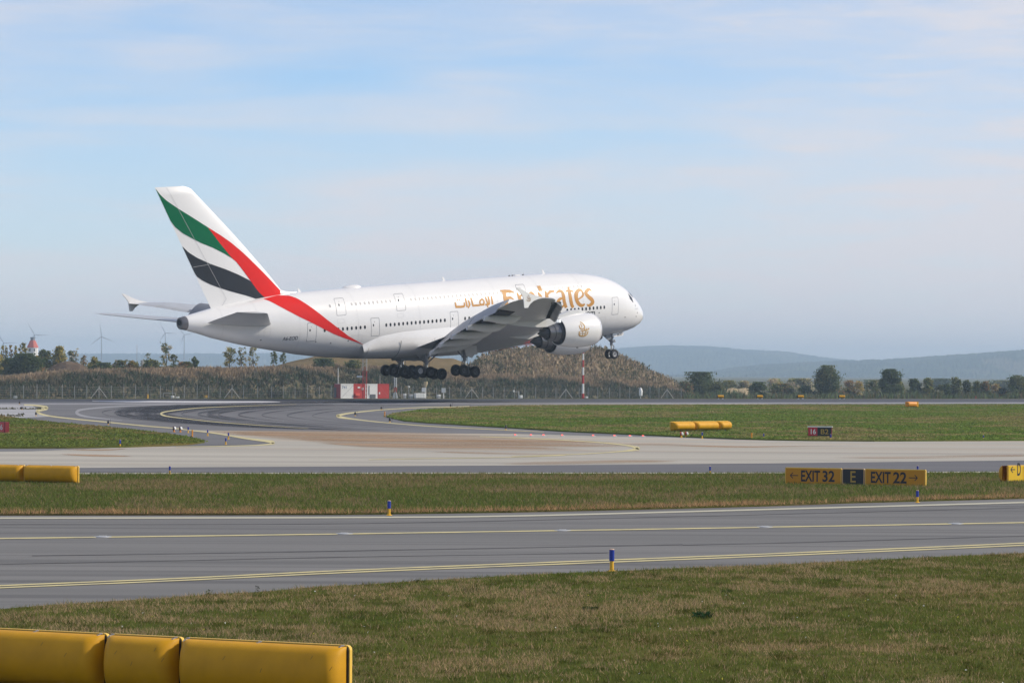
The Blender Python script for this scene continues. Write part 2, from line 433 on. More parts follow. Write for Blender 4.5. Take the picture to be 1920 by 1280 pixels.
RUNW = noise_mat('runway_asphalt', [((0.058, 0.060, 0.070),), ((0.11, 0.112, 0.122), (0.02, 0.5, 1), 0.2, 0.5, 0.7, 4, 0.7)], 0.8, 0.3, rot=R(38.9))
SHOULDER = noise_mat('runway_shoulder', [((0.27, 0.265, 0.275),), ((0.19, 0.19, 0.20), (0.05, 1, 1), 0.1, 0.4, 0.65, 4, 0.8)], 0.85, 0.3, rot=R(38.9))
CONC = noise_mat('concrete', [((0.345, 0.325, 0.280),), ((0.42, 0.395, 0.34), (0.05, 1, 1), 0.15, 0.45, 0.6, 5, 0.85), ((0.29, 0.275, 0.245), (0.025, 1, 1), 0.25, 0.52, 0.64, 5, 0.85),
    ((0.42, 0.30, 0.19), (0.035, 0.8, 1), 0.12, 0.54, 0.66, 5, 0.7), ((0.17, 0.16, 0.15), (0.06, 1, 1), 0.9, 0.62, 0.74, 3, 0.5)], 0.9, 0.25)
TAN = noise_mat('sandy_stain', [((0.40, 0.275, 0.17),), ((0.33, 0.215, 0.13), (0.05, 1, 1), 0.3, 0.45, 0.65, 4, 0.8)], 0.9, 0.2, alpha=((0.03, 0.6, 1), 0.16, 0.32, 0.56, 6, 0.85))
SKID = noise_mat('tyre_rubber_marks', [((0.030, 0.032, 0.040),)], 0.75, 0.3, alpha=((0.5, 0.5, 1), 0.10, 0.2, 0.7, 4, 0.62))
PADM = noise_mat('pale_concrete_pad', [((0.36, 0.36, 0.37),), ((0.26, 0.26, 0.27), (0.1, 1, 1), 0.15, 0.45, 0.6, 5, 0.8)], 0.9, 0.2)
LINEY = noise_mat('yellow_line_paint', [((0.56, 0.49, 0.24),), ((0.30, 0.285, 0.21), (1, 1, 1), 1.5, 0.46, 0.70, 6, 0.75)], 0.7, 0.3)
LINEP = noise_mat('pale_line_paint', [((0.47, 0.45, 0.34),), ((0.40, 0.39, 0.33), (1, 1, 1), 1.2, 0.5, 0.75, 5, 0.6)], 0.7, 0.3)
LINEW = noise_mat('white_runway_paint', [((0.52, 0.52, 0.54),), ((0.30, 0.30, 0.32), (0.1, 0.3, 1), 0.2, 0.48, 0.7, 5, 0.7)], 0.7, 0.3)
LINEG = noise_mat('worn_grey_line_paint', [((0.27, 0.27, 0.28),)], 0.8, 0.3)
DRYEDGE = noise_mat('dry_grass_edge', [((0.27, 0.175, 0.085),), ((0.20, 0.155, 0.065), (1, 1, 1), 1.0, 0.45, 0.65, 6, 0.8)], 1.0, 0.0, alpha=((1, 1, 1), 0.8, 0.25, 0.55, 6, 0.95))

# base ground: one sheet to the horizon, laid out along the runway, falling away beyond its far edge
def ground_sheet():
    ss = [-9000, -5000, -3000, -1500] + list(range(-900, 1800, 60)) + [2500, 4000, 6500, 9500, 13000]
    tt = [-900, -300, 0, 100, 200, 300, T0, T0 + 15, T0 + 40, T0 + 90, T0 + 150, T0 + 220, T0 + 300, T0 + 345, T0 + 360, 900, 1300, 2000, 3200, 5000, 7500, 10500, 13000, 16000]
    V, FF = [], []
    for t in tt:
        for s in ss:
            p = st(s, t); V.append((p.x, p.y, fgz(p.x, p.y)))
    n = len(ss)
    FF = [(i * n + k, i * n + k + 1, (i + 1) * n + k + 1, (i + 1) * n + k) for i in range(len(tt) - 1) for k in range(n - 1)]
    # keep what lies inside the air box
    keep = []
    for f in FF:
        c = np.mean([V[i] for i in f], 0)
        if abs(c[0]) < 2750 and -150 < c[1] < 13500: keep.append(f)
    mb = MB(); mb.add(V, keep)
    o = mb.build('ground', [GRASS_N, PLAIN])
    for p in o.data.polygons:
        if p.center.y > 1150: p.material_index = 1
    return tag(o, kind='structure')
ground_sheet()

A_EDGE = [(-500, 1180), (-200, 1152), (0, 1141), (100, 1133), (200, 1127), (300, 1121), (400, 1113), (485, 1109), (600, 1099), (700, 1094), (800, 1087), (900, 1082), (1000, 1076), (1147, 1070.5), (1280, 1064.5), (1400, 1060), (1500, 1056), (1700, 1046), (1920, 1036), (2150, 1026), (2500, 1010)]
M_LOW = [(-500, 963), (0, 962.7), (640, 961.7), (800, 959.5), (960, 957.3), (1280, 950), (1440, 945.7), (1600, 940), (1920, 931.7), (2150, 926), (2500, 917)]
M_UP = [(-500, 890), (150, 889), (640, 888.3), (1280, 888), (1600, 887), (1920, 885.7), (2500, 882)]
psheet('taxiway', A_EDGE + M_LOW[::-1], 0.004, ASPH)
fld = [gz(u, v, 0.004) for u, v in M_UP]
rf = [st(s, T0 - 0.05) for s in (900, 700, 500, 300, 100, -100, -300, -500)]
apron = sheet('apron', fld + rf, 0.004, ASPH_B)
psheet('strip_road', M_UP + [(2500, 856), (1920, 862.7), (1440, 868.2), (1280, 869.6), (960, 872.2), (640, 874), (150, 876.7), (-500, 878)], 0.008, ASPH_D)
CONC_PX = [(-500, 877.9), (150, 876.6), (640, 873.9), (960, 872.1), (1280, 869.5), (1440, 868.1), (1920, 862.6), (2500, 855.9),
           (2500, 822.5), (1920, 824.6), (1640, 826.2), (1515, 825.2), (1373, 824.2), (1240, 819), (1110, 816.8), (960, 813), (800, 811.9), (640, 808.8), (400, 806.7), (345, 805.2),
           (400, 811.5), (462, 822.3), (500, 827.2), (513, 829.8), (500, 832.2), (462.5, 834.4), (400, 836), (312, 836.6), (225, 838.3), (170, 841), (60, 845.6), (0, 846.3), (-500, 847)]
psheet('concrete_apron', CONC_PX, 0.008, CONC)
rw = tag(sheet('runway', [st(-500, 305), st(1100, 305), st(1100, T0 - 0.1), st(-500, T0 - 0.1)], 0.008, RUNW), kind='structure')
sheet('runway_shoulder', [st(70, 304), st(1100, 304), st(1100, 319), st(70, 321)], 0.012, SHOULDER)
pad = psheet('concrete_pad', [(-200, 757.5), (0, 758.3), (60, 759.3), (70, 767), (67, 771), (96, 780.6), (31, 783.7), (0, 780), (-200, 778)], 0.014, PADM)

ISL_L = [(-300, 774), (-100, 776), (0, 778.5), (42, 783.8), (100, 791), (200, 799.4), (271, 806.7), (333, 815), (375, 822.3), (384, 826.5), (358, 830.6), (312, 833.3), (225, 835.8), (125, 837), (0, 837.5), (-300, 838)]
ISL_R = [(726, 780.6), (725, 779.6), (737, 774.6), (780, 768), (842, 763.7), (905, 761.2), (960, 759.6), (1100, 758.6), (1440, 757.8), (1920, 757.2), (2500, 756.5),
         (2500, 821.8), (1920, 823.6), (1640, 824.8), (1515, 823.9), (1435, 822.5), (1285, 817), (1210, 813.5), (1060, 807), (960, 800.4), (900, 796.9), (800, 791), (758, 787.6)]
def grow(px, d): 
    c = np.mean(np.array(px), 0); return [(c[0] + (u - c[0]) * (1 + d), c[1] + (v - c[1]) * (1 + 2 * d)) for u, v in px]
KERB = noise_mat('worn_verge', [((0.36, 0.31, 0.23),), ((0.17, 0.14, 0.09), (0.3, 1, 1), 0.3, 0.45, 0.6, 5, 0.9)], 0.9, 0.2)
kb = MB()
pstroke(kb, ISL_R[8:0:-1][0:8] + [ISL_R[0]] + ISL_R[:10:-1], 2.0, 0.016, False)
tag(kb.build('verge', KERB), kind='structure')
psheet('grass_island', ISL_L, 0.085, GRASS_L, 0.085)
psheet('grass_island', ISL_R, 0.085, GRASS_F, 0.085)
psheet('grass_median', M_LOW + M_UP[::-1], 0.05, GRASS_M, 0.05)
psheet('grass_verge', A_EDGE + [(2500, 2600), (-500, 2600)], 0.03, GRASS_N, 0.03)

# painted lines
mk = MB()
near = [(-500, 1120), (0, 1099), (320, 1086), (640, 1070.8), (960, 1058), (1280, 1045.8), (1600, 1033), (1920, 1019.3), (2500, 993)]
pstroke(mk, [(u, v - 2.0) for u, v in near], 2.1, 0.013); pstroke(mk, [(u, v + 2.0) for u, v in near], 2.1, 0.013)
tag(mk.build('taxiway_edge_line', LINEY), kind='structure')
JOINT = noise_mat('asphalt_joint', [((0.082, 0.081, 0.083),), ((0.12, 0.12, 0.12), (0.5, 1, 1), 0.6, 0.45, 0.6, 4, 0.8)], 0.9, 0.2)
mk = MB()
pstroke(mk, [(-500, 1064), (0, 1056.8), (640, 1043.6), (960, 1038.6), (1140, 1035.4)], 1.1, 0.009)
pstroke(mk, [(60, 1041), (340, 1037), (640, 1032), (1000, 1025.5), (1280, 1020)], 1.4, 0.009)
pstroke(mk, [(1280, 1021), (1500, 1016), (1760, 1008.5), (2300, 993)], 1.3, 0.009)
pstroke(mk, [(-500, 983), (0, 982.4), (640, 981), (1280, 967.6), (1920, 951), (2500, 934)], 0.9, 0.009)
tag(mk.build('paving_joints', JOINT), kind='structure')
mk = MB()
for a, b in ((-500, 180), (204, 633), (654, 1045), (1064, 1424), (1444, 1784), (1802, 2500)):
    q = lambda u: np.interp(u, [-500, 0, 640, 1280, 1920, 2500], [1015, 1008.7, 1000.3, 990.3, 979, 968])
    pstroke(mk, [(u, q(u)) for u in np.linspace(a, b, 8)], 2.0, 0.013, False)
tag(mk.build('taxiway_centre_line', LINEY), kind='structure')
mk = MB(); pstroke(mk, [(-500, 971), (0, 970.7), (640, 969.5), (957, 966.7), (1280, 958.7), (1440, 954.3), (1920, 941.3), (2500, 924)], 2.6, 0.013)
tag(mk.build('taxiway_far_edge_line', LINEP), kind='structure')
mk = MB()
pstroke(mk, [(-500, 888.3), (150, 887.2), (640, 886.6), (1280, 886.4), (1600, 885.6), (1920, 884.2), (2500, 880.5)], 1.7, 0.013)
tag(mk.build('strip_edge_line', LINEP), kind='structure')
mk = MB()
pstroke(mk, [(45, 758.6), (64, 759.4), (83, 762), (87.5, 765), (73, 769), (69.5, 772), (83, 777.5), (117, 782.7), (200, 791), (271, 798), (327, 802.6), (365, 807.4), (400, 811.3), (462, 821.6), (500, 826.4), (513, 829.8), (500, 832.8), (462, 834.9), (400, 836.3), (330, 837)], [2, 2.5, 4, 6, 5, 4, 2.4, 2.0, 1.8, 1.7, 1.7, 1.8, 2.4, 4, 5.5, 2.4, 1.5, 1.2, .8], 0.018)
pstroke(mk, [(556, 757.7), (483, 760), (400, 763), (354, 766), (312.5, 771.2), (302, 775.4), (312.5, 779.8), (344, 784), (400, 790.3), (483, 796.7), (579, 803)], [0.3, 0.6, 0.9, 1.2, 1.8, 3.6, 1.8, 1.2, 1.0, 0.8, 0.3], 0.018)
pstroke(mk, [(880, 761), (842, 762.4), (800, 763.2), (760, 765.2), (712.5, 768.2), (660, 773.6), (636, 778), (633, 779.7), (640, 782), (664, 785.4), (712.5, 791), (800, 798.2), (880, 802.6), (955, 806.3), (1020, 809.5)], [.7, 1.0, 1.2, 1.3, 1.5, 2.4, 4.2, 5.2, 4.2, 2.0, 1.5, 1.3, 1.1, 1.0, .7], 0.018)
pstroke(mk, [(900, 818), (985, 821), (1110, 828), (1172, 834), (1190, 838), (1197, 840.5), (1190, 842.5), (1172, 845), (1135, 848), (1060, 852), (960, 855)], [1.0, 1.2, 1.4, 2.4, 4.5, 6, 4.5, 2.4, 1.4, 1.2, 0.8], 0.018)
pstroke(mk, [(692, 861), (800, 859), (960, 856.5), (1060, 853)], 0.9, 0.018)
tag(mk.build('yellow_lead_lines', LINEY), kind='structure')
mk = MB(); pstroke(mk, [(330, 758.2), (240, 760.8), (187, 764), (152, 768), (144, 773), (152, 778.5), (177, 782.7), (229, 788)], [0.8, 1.8, 2.4, 3.6, 6, 4, 2.6, 1], 0.018)
tag(mk.build('worn_grey_line', LINEG), kind='structure')
mk = MB(); pstroke(mk, [(173, 751.4), (250, 752.2), (400, 753.0), (490, 753.0), (525, 753)], [0.8, 2.8, 3.2, 2.8, 0.8], 0.018)
tag(mk.build('runway_touchdown_mark', LINEW), kind='structure')

# tyre rubber swept through the turn, and sand carried onto the concrete
curves = [[(900, 750.5), (640, 751.5), (400, 754.5), (240, 760.0), (187, 764), (150, 768.5), (144, 773), (152, 778.5), (190, 784.5), (260, 790.5), (400, 799.5), (600, 805.8)],
          [(950, 751.5), (760, 753), (600, 755.6), (483, 760), (400, 763), (340, 767.5), (302, 775.4), (344, 784), (400, 790.3), (483, 796.7), (579, 802.5), (760, 808.3)],
          [(1050, 753.2), (960, 755), (842, 758.5), (760, 762), (700, 767), (640, 773), (617, 779.6), (640, 785), (712, 792.5), (800, 800.5), (880, 805), (980, 809)]]
cs = [np.array([c for c in cat(k, 6)]) for k in curves]
def mix_curve(a):                           # 0 outer .. 1 middle .. 2 inner
    i = min(1, int(a)); t = a - i; return cs[i] * (1 - t) + cs[i + 1] * t
sk, ed = MB(), []
for a, w in ((0.30, 2), (0.45, 4), (0.58, 6), (0.70, 7), (0.82, 7), (0.92, 4), (1.02, 5), (1.12, 3), (1.22, 4), (1.34, 2.5), (1.46, 3.5), (1.6, 2), (1.75, 2.5), (1.9, 1.6)):
    c = mix_curve(a); c = c[random.randint(0, 5):len(c) - random.randint(0, 6)]
    pstroke(sk, [tuple(p) for p in c], np.array([0.35, 0.5, 0.7, 1.0, 1.8, 2.2, 1.6, 1.0, 0.9, 0.7, 0.4]) * w * 0.55, 0.0125 + 0.0002 * a, False, ed)
for a, w in ((0.5, 15), (0.78, 20), (1.0, 12), (1.28, 9)):
    pstroke(sk, [tuple(p) for p in mix_curve(a)], np.array([0.2, 0.3, 0.5, 0.8, 1.5, 2.0, 1.3, 0.7, 0.6, 0.5, 0.3]) * w * 0.55, 0.0118 + 0.0001 * a, False, ed)
so = sk.build('tyre_marks', SKID)
so.data.attributes.new('edge', 'FLOAT', 'POINT').data.foreach_set('value', np.array(ed, np.float32)); tag(so, kind='structure')
sk, ed = MB(), []
pstroke(sk, [(380, 808.3), (500, 814), (640, 819), (800, 824), (960, 828), (1080, 831), (1200, 834)], [4, 16, 26, 28, 24, 16, 5], 0.0130, True, ed)
pstroke(sk, [(420, 810), (560, 817), (700, 822), (900, 829), (1100, 833)], [3, 12, 16, 12, 4], 0.0132, True, ed)
pstroke(sk, [(560, 825), (680, 832), (800, 837), (960, 840), (1120, 843)], [6, 14, 12, 8, 3], 0.0134, True, ed)
pstroke(sk, [(800, 846), (900, 849), (1020, 851.5), (1120, 851)], [2, 5, 4, 2], 0.0138, True, ed)
pstroke(sk, [(930, 869), (1040, 867.5), (1160, 865), (1280, 864)], [3, 8, 7, 3], 0.0138, True, ed)
pstroke(sk, [(1130, 833), (1240, 833), (1380, 837), (1480, 836), (1640, 834.5)], [4, 5, 3.4, 2.2, 1], 0.0142, True, ed)
pstroke(sk, [(1560, 857), (1700, 857), (1840, 855), (1960, 853)], [3, 6, 6, 4], 0.0142, True, ed)
pstroke(sk, [(120, 842), (190, 843), (240, 841)], [2, 4, 2], 0.0142, True, ed)
pstroke(sk, [(110, 851), (180, 853.5), (250, 855)], [2, 5, 2], 0.0142, True, ed)
so = sk.build('sand_stains', TAN)
so.data.attributes.new('edge', 'FLOAT', 'POINT').data.foreach_set('value', np.array(ed, np.float32)); tag(so, kind='structure')
sk, ed = MB(), []
pstroke(sk, [(u, v - 5.0) for u, v in M_LOW], [9] * len(M_LOW), 0.056, False, ed)
ed = [0.0 if e == 0 else 1.0 for e in ed]
so = sk.build('dry_verge', DRYEDGE)
so.data.attributes.new('edge', 'FLOAT', 'POINT').data.foreach_set('value', np.array(ed, np.float32)); tag(so, kind='structure')

# ------------------------------------------------------------------ embankment, mounds, hills
def fenceY(u): return float(np.interp(u, [-300, 0, 1280, 2200], [640, 685, 870, 1010]))
def terrain(name, us, rows, mtl, seed, amp, kind='structure', gul=0.0):
    """rows(u) -> list of (Y, z); one strip of slope per column of sight"""
    V, FF = [], []
    for u in us:
        for j, (Y, z) in enumerate(rows(u)):
            p = at(u, 700, Y)
            nz = (fbm(p.x * 0.12, Y * 0.12, seed) - 0.5) * 2 * amp * min(1, j / 2)
            if gul and j:
                w = p.x * 0.75 + 1.6 * fbm(Y * 0.16, p.x * .12, seed + 5)
                nz += gul * min(1, j / 5) * (1.1 * (abs(vnoise(w, Y * 0.05, seed + 9) - .5) * 2 - .5) + .55 * (abs(vnoise(w * 2.3, Y * 0.11, seed + 19) - .5) * 2 - .5) + .5 * (fbm(p.x * .9, Y * .7, seed + 29) - .5))
            V.append((p.x, Y, z + float(nz)))
    m = len(rows(us[0]))
    FF = [(i * m + j, (i + 1) * m + j, (i + 1) * m + j + 1, i * m + j + 1) for i in range(len(us) - 1) for j in range(m - 1)]
    mb = MB(); mb.add(V, FF, 0, True)
    return tag(mb.build(name, mtl), kind=kind)
def zpx(u, v, Y): return at(u, v, Y).z
TOP = lambda u: float(np.interp(u, [-200, 0, 60, 120, 200, 450, 520, 600, 700, 860, 1000, 1100, 1200, 1250, 1280, 1310], [716, 709, 703, 698, 696, 693, 690, 688, 690, 703, 708, 712, 718, 726, 737, 746]))
def emb_rows(u):
    Y0 = fenceY(u) + 7; p = at(u, 700, Y0); b = fgz(p.x, Y0) - .2; T = zpx(u, TOP(u), Y0 + 20)
    k = [(0, 0), (3, .22), (6, .45), (9, .62), (12, .78), (16, .92), (20, 1.0), (30, 1.02), (45, .98)]
    r = [(Y0 + d, b + (T - b) * q) for d, q in k]
    BT = zpx(u, float(np.interp(u, [-200, 0, 200, 350, 430, 1300], [690, 688, 684, 686, 694, 745])), 900)
    r += [(Y0 + 80, .5 * (T + BT) if u < 500 else T - 1.5), (max(900, Y0 + 110), BT if u < 500 else b - .5), (max(980, Y0 + 160), b - 2)]
    return r
EMB = noise_mat('embankment_weeds', [((0.15, 0.13, 0.08),), ((0.17, 0.13, 0.08), (1, 1, 1), 0.10, 0.45, 0.65, 6, 0.8), ((0.045, 0.055, 0.028), (1, 1, 1), 0.2, 0.48, 0.62, 6, 0.8), ((0.02, 0.024, 0.016), (1, 1, 1), 1.2, 0.5, 0.7, 5, 0.7)], 1.0, 0.0, bump=((1, 1, 1), 1.5, 0.5, 0.8))
terrain('embankment', list(np.arange(-260, 1316, 8)), emb_rows, EMB, 3, 0.5)
RID = lambda u: float(np.interp(u, [840, 860, 880, 905, 940, 980, 1030, 1060, 1090, 1130, 1160, 1200, 1230, 1260, 1278, 1300], [722, 712, 694, 670, 662, 658, 654, 654, 652, 659, 671, 689, 705, 719, 734, 752]))
def mound_rows(u):
    Y0 = fenceY(u) + 24; p = at(u, 700, Y0); b = fgz(p.x, Y0) - 1.5; T = zpx(u, RID(u), Y0 + 42)
    k = [(0, 0), (4, .10), (8, .24), (12, .36), (16, .47), (20, .57), (24, .67), (28, .76), (32, .85), (36, .92), (40, .98), (44, 1.0), (52, .96), (66, .6), (90, .05)]
    return [(Y0 + d, b + (T - b) * q) for d, q in k]
def dense(r):
    d = np.array([q[0] for q in r]); z = np.array([q[1] for q in r]); g = np.concatenate([np.arange(d[0], d[0] + 54, 1.2), d[-2:]])
    return [(float(a), float(np.interp(a, d, z))) for a in g]
EARTH = noise_mat('eroded_earth', [((0.205, 0.155, 0.098),), ((0.29, 0.225, 0.145), (1, 0.3, 0.3), 0.35, 0.42, 0.62, 6, 0.85), ((0.10, 0.075, 0.045), (1, 0.2, 0.3), 0.7, 0.5, 0.68, 6, 0.8), ((0.055, 0.062, 0.032), (1, 1, 1), 0.25, 0.56, 0.68, 6, 0.75)], 1.0, 0.0, bump=((1, 0.5, 0.5), 0.9, 0.7, 0.9))
terrain('earth_mound', list(np.arange(836, 1306, 1.5)), lambda u: dense(mound_rows(u)), EARTH, 21, 0.9, gul=1.0)
RID2 = lambda u: float(np.interp(u, [470, 500, 530, 560, 590, 640, 700, 780, 850, 900], [704, 695, 682, 674, 669, 668, 667, 668, 672, 690]))
def rise_rows(u):
    Y0 = fenceY(u) + 26; p = at(u, 700, Y0); b = fgz(p.x, Y0) + 2; T = zpx(u, RID2(u), Y0 + 70)
    k = [(0, 0), (10, .25), (22, .45), (36, .65), (50, .83), (62, .95), (70, 1.0), (84, .97), (130, .3), (170, -.4)]
    return [(Y0 + d, b + (T - b) * q) for d, q in k]
DRYR = noise_mat('dry_rise_grass', [((0.17, 0.125, 0.065),), ((0.11, 0.09, 0.045), (1, 1, 1), 0.08, 0.45, 0.62, 6, 0.8), ((0.22, 0.165, 0.09), (1, 0.4, 1), 0.3, 0.5, 0.7, 6, 0.6)], 1.0, 0.0, bump=((1, 1, 1), 1.2, 0.4, 0.7))
terrain('dry_rise', list(np.arange(466, 906, 6)), rise_rows, DRYR, 31, 0.4)
HEAPM = noise_mat('dark_earth_heap', [((0.115, 0.085, 0.062),), ((0.17, 0.125, 0.085), (1, 0.4, 0.5), 0.5, 0.45, 0.62, 6, 0.8), ((0.06, 0.045, 0.035), (1, 1, 1), 0.6, 0.5, 0.66, 5, 0.7)], 1.0, 0.0, bump=((1, 1, 1), 0.8, 0.5, 0.9))
HP = lambda u: float(np.interp(u, [80, 88, 98, 112, 124, 134, 150, 162, 172], [702, 692, 684, 678, 675.5, 676, 681, 689, 700]))
def heap_rows(u):
    Y0 = 760; b = zpx(u, 703, Y0); T = zpx(u, HP(u), Y0 + 8)
    return [(Y0 + d, b + (T - b) * q) for d, q in ((0, 0), (1.5, .3), (3, .58), (5, .85), (7, .98), (9, 1.0), (12, .8), (17, 0))]
terrain('earth_heap', list(np.arange(80, 173, 2)), heap_rows, HEAPM, 41, 0.3)
SANDM = noise_mat('pale_sand', [((0.42, 0.33, 0.20),), ((0.26, 0.20, 0.12), (1, 1, 1), 0.6, 0.5, 0.65, 5, 0.8)], 1.0, 0.0)
SP = lambda u: float(np.interp(u, [1335, 1345, 1352, 1362, 1374, 1384, 1398, 1412, 1425], [748, 733, 726, 729, 727, 729, 727, 732, 748]))
def sand_rows(u):
    Y0 = 1000; b = zpx(u, 750, Y0); T = zpx(u, SP(u), Y0 + 8)
    return [(Y0 + d, b + (T - b) * q) for d, q in ((0, 0), (2, .4), (4, .75), (6, .95), (8, 1.0), (12, .6), (18, 0))]
terrain('sand_heap', list(np.arange(1335, 1427, 2)), sand_rows, SANDM, 51, 0.25)

HILLM = noise_mat('wooded_hills', [((0.040, 0.052, 0.026),), ((0.10, 0.11, 0.05), (1, 0.3, 3), 0.008, 0.48, 0.62, 7, 0.8), ((0.014, 0.022, 0.014), (1, 0.3, 3), 0.02, 0.5, 0.66, 7, 0.85), ((0.17, 0.14, 0.085), (1, 0.2, 2), 0.003, 0.6, 0.66, 3, 0.7)], 1.0, 0.0)
def hills(name, us, prof, Yf, Yr, seed, rough):
    def rows(u):
        b = zpx(u, yh(u) + 6, Yf); T = zpx(u, float(prof(u)), Yr); out = []
        for j, q in enumerate(list(np.linspace(0, 1, 26)) + [1.08, 1.3]):
            w = math.sin(min(1, q) * math.pi / 2) if q <= 1 else 1 - (q - 1) * 2.4
            out.append((Yf + (Yr - Yf) * q, b + (T - b) * w + (float(fbm(u * .035, j * .45, seed + 2, 3)) - .5) * 12 * math.sin(math.pi * min(1, q)) + (float(vnoise(np.array(u * .37), np.array(j * 1.0), seed)) - .5) * rough))
        return out
    return terrain(name, us, rows, HILLM, seed, 0)
hills('far_hills', list(np.arange(-700, 2700, 2.0)), lambda u: np.interp(u, [-700, 0, 150, 350, 560, 800, 1000, 1100, 1160, 1250, 1330, 1400, 1470, 1540, 1620, 1800, 2700], [664, 664.5, 664, 664, 662, 660, 660, 657, 653.5, 648.5, 650, 656, 660, 670, 679, 684, 676]), 9500, 12000, 61, 8.0)
hills('near_hills', list(np.arange(1240, 2700, 2.0)), lambda u: np.interp(u, [1240, 1330, 1380, 1430, 1480, 1560, 1640, 1700, 1760, 1830, 1920, 2000, 2700], [708, 697, 689, 684, 681.5, 677.5, 675, 672, 667.5, 663.5, 656.5, 650, 630]), 7200, 8500, 71, 6.0)

# the air: one closed box round camera, ground and hills
hz = MB(); hz.box((0, 6700, 47), (5800, 14000, 118))
HAZE = bpy.data.materials.new('haze_air'); HAZE.use_nodes = True
hn = HAZE.node_tree; hn.nodes.clear()
ho = hn.nodes.new('ShaderNodeOutputMaterial'); hv = hn.nodes.new('ShaderNodeVolumePrincipled')
hv.inputs['Color'].default_value = (0.62, 0.82, 1.0, 1); hv.inputs['Density'].default_value = 0.00014; hv.inputs['Anisotropy'].default_value = 0.0
hn.links.new(hv.outputs[0], ho.inputs['Volume'])
tag(hz.build('haze', HAZE), kind='stuff')

# ------------------------------------------------------------------ the airliner (metres aft of the nose, to its right, up)
LATIN=[[(10.65,1.76,0.215),(11.05,1.97,0.322),(11.6,1.77,0.387),(11.76,1.47,0.408),(11.45,1.04,0.43),(11.04,0.7,0.451),(10.9,0.37,0.43),(11.23,0.08,0.344),(11.66,-0.03,0.236),(11.93,0.15,0.107)],[(12.25,1.59,0.258),(12.41,1.96,0.258),(12.97,1.9,0.365),(13.4,1.48,0.451),(13.51,0.89,0.451),(13.27,0.34,0.43),(12.77,0.04,0.322),(12.23,0.18,0.15)],[(12.22,1.68,0.258),(12.34,1.28,0.215),(12.94,0.95,0.15),(13.46,0.85,0.107)],[(14.29,2.48,0.129),(14.37,1.94,0.365),(14.44,1.13,0.408),(14.39,0.32,0.408),(14.16,-0.13,0.322)],[(14.94,1.97,0.172),(14.28,2.01,0.258),(13.69,1.85,0.129)],[(16.51,1.84,0.129),(16.03,2.04,0.258),(15.54,1.92,0.365),(15.49,1.38,0.408),(15.52,0.66,0.408),(15.31,-0.08,0.365)],[(15.55,1.15,0.15),(16.15,1.06,0.279),(16.58,0.63,0.387),(16.52,0.18,0.344),(16.06,0.02,0.236),(15.6,0.3,0.129)],[(18.17,2.21,0.215),(18.13,1.72,0.408),(18.22,0.91,0.408),(18.16,0.06,0.387)],[(18.01,1.71,0.172),(17.42,2.06,0.301),(16.73,2.08,0.193)],[(19.37,2.11,0.215),(19.17,1.6,0.408),(19.21,0.89,0.408),(19.14,0.12,0.387)],[(19.16,2.54,0.537),(18.61,2.54,0.537)],[(22.67,2.22,0.215),(22.48,1.44,0.408),(22.49,0.91,0.408),(22.41,0.28,0.387)],[(22.36,1.75,0.15),(21.6,2.15,0.301),(21.31,1.69,0.387),(21.32,0.21,0.387)],[(21.26,1.68,0.15),(20.48,2.08,0.301),(20.18,1.64,0.387),(20.17,0.14,0.387)],[(25.13,2.62,0.129),(24.36,2.52,0.322),(23.6,2.46,0.279),(23.11,2.25,0.086)],[(24.61,2.59,0.43),(24.73,1.82,0.473),(24.72,0.84,0.494),(24.67,-0.06,0.494)],[(24.61,1.65,0.279),(23.9,1.72,0.279),(23.47,1.45,0.086)],[(24.8,0.04,0.322),(23.77,0.02,0.279),(23.11,0.34,0.107)]]
ARABIC=[[(26.79,2.12,0.172),(26.9,1.06,0.215)],[(27.29,2.11,0.172),(27.33,1.44,0.193),(27.45,1.13,0.193),(28.03,1.09,0.172)],[(27.73,2.06,0.172),(27.68,1.55,0.193),(27.59,1.1,0.193)],[(27.8,0.92,0.086),(27.62,0.88,0.107)],[(27.79,0.81,0.107),(27.58,0.81,0.086)],[(28.89,1.11,0.15),(28.16,1.11,0.172)],[(28.31,1.84,0.172),(28.68,1.61,0.172),(28.79,1.31,0.172),(28.58,1.14,0.172),(28.24,1.23,0.172),(28.13,1.54,0.172),(28.31,1.84,0.172)],[(29.98,2.09,0.172),(29.96,1.12,0.215)],[(30.05,1.1,0.193),(28.84,1.09,0.172)],[(30.49,1.81,0.15),(30.42,1.28,0.215),(30.74,0.86,0.129)],[(30.84,2.1,0.172),(30.88,1.0,0.215)],[(32.55,1.69,0.15),(32.56,1.11,0.215)],[(32.65,1.11,0.215),(31.36,1.11,0.215),(31.18,1.57,0.129)],[(32.14,1.92,0.15),(32.01,1.92,0.15)],[(31.85,1.92,0.15),(31.72,1.93,0.15)]]
EMBLEM=[[(33.48,-1.79,0.148),(33.47,-2.17,0.19),(33.19,-2.34,0.169),(32.75,-2.37,0.169),(32.38,-2.2,0.19),(32.22,-1.79,0.127)],[(32.44,-1.48,0.127),(32.56,-1.98,0.169),(32.75,-2.37,0.148)],[(32.99,-1.74,0.106),(33.0,-2.28,0.127)],[(33.08,-0.7,0.085),(32.7,-1.04,0.148),(32.69,-1.46,0.148),(32.82,-1.75,0.106)],[(33.38,-1.08,0.106),(33.3,-1.46,0.148),(32.97,-1.54,0.148),(32.69,-1.38,0.106)],[(33.2,-0.93,0.085),(33.0,-1.11,0.127),(33.12,-1.35,0.106)],[(33.31,-1.74,0.106),(32.54,-1.71,0.148),(32.04,-1.57,0.106)],[(32.2,-1.5,0.085),(32.04,-1.61,0.085)],[(33.33,-2.02,0.106),(33.18,-2.03,0.106)],[(32.87,-2.04,0.106),(32.72,-2.05,0.106)]]
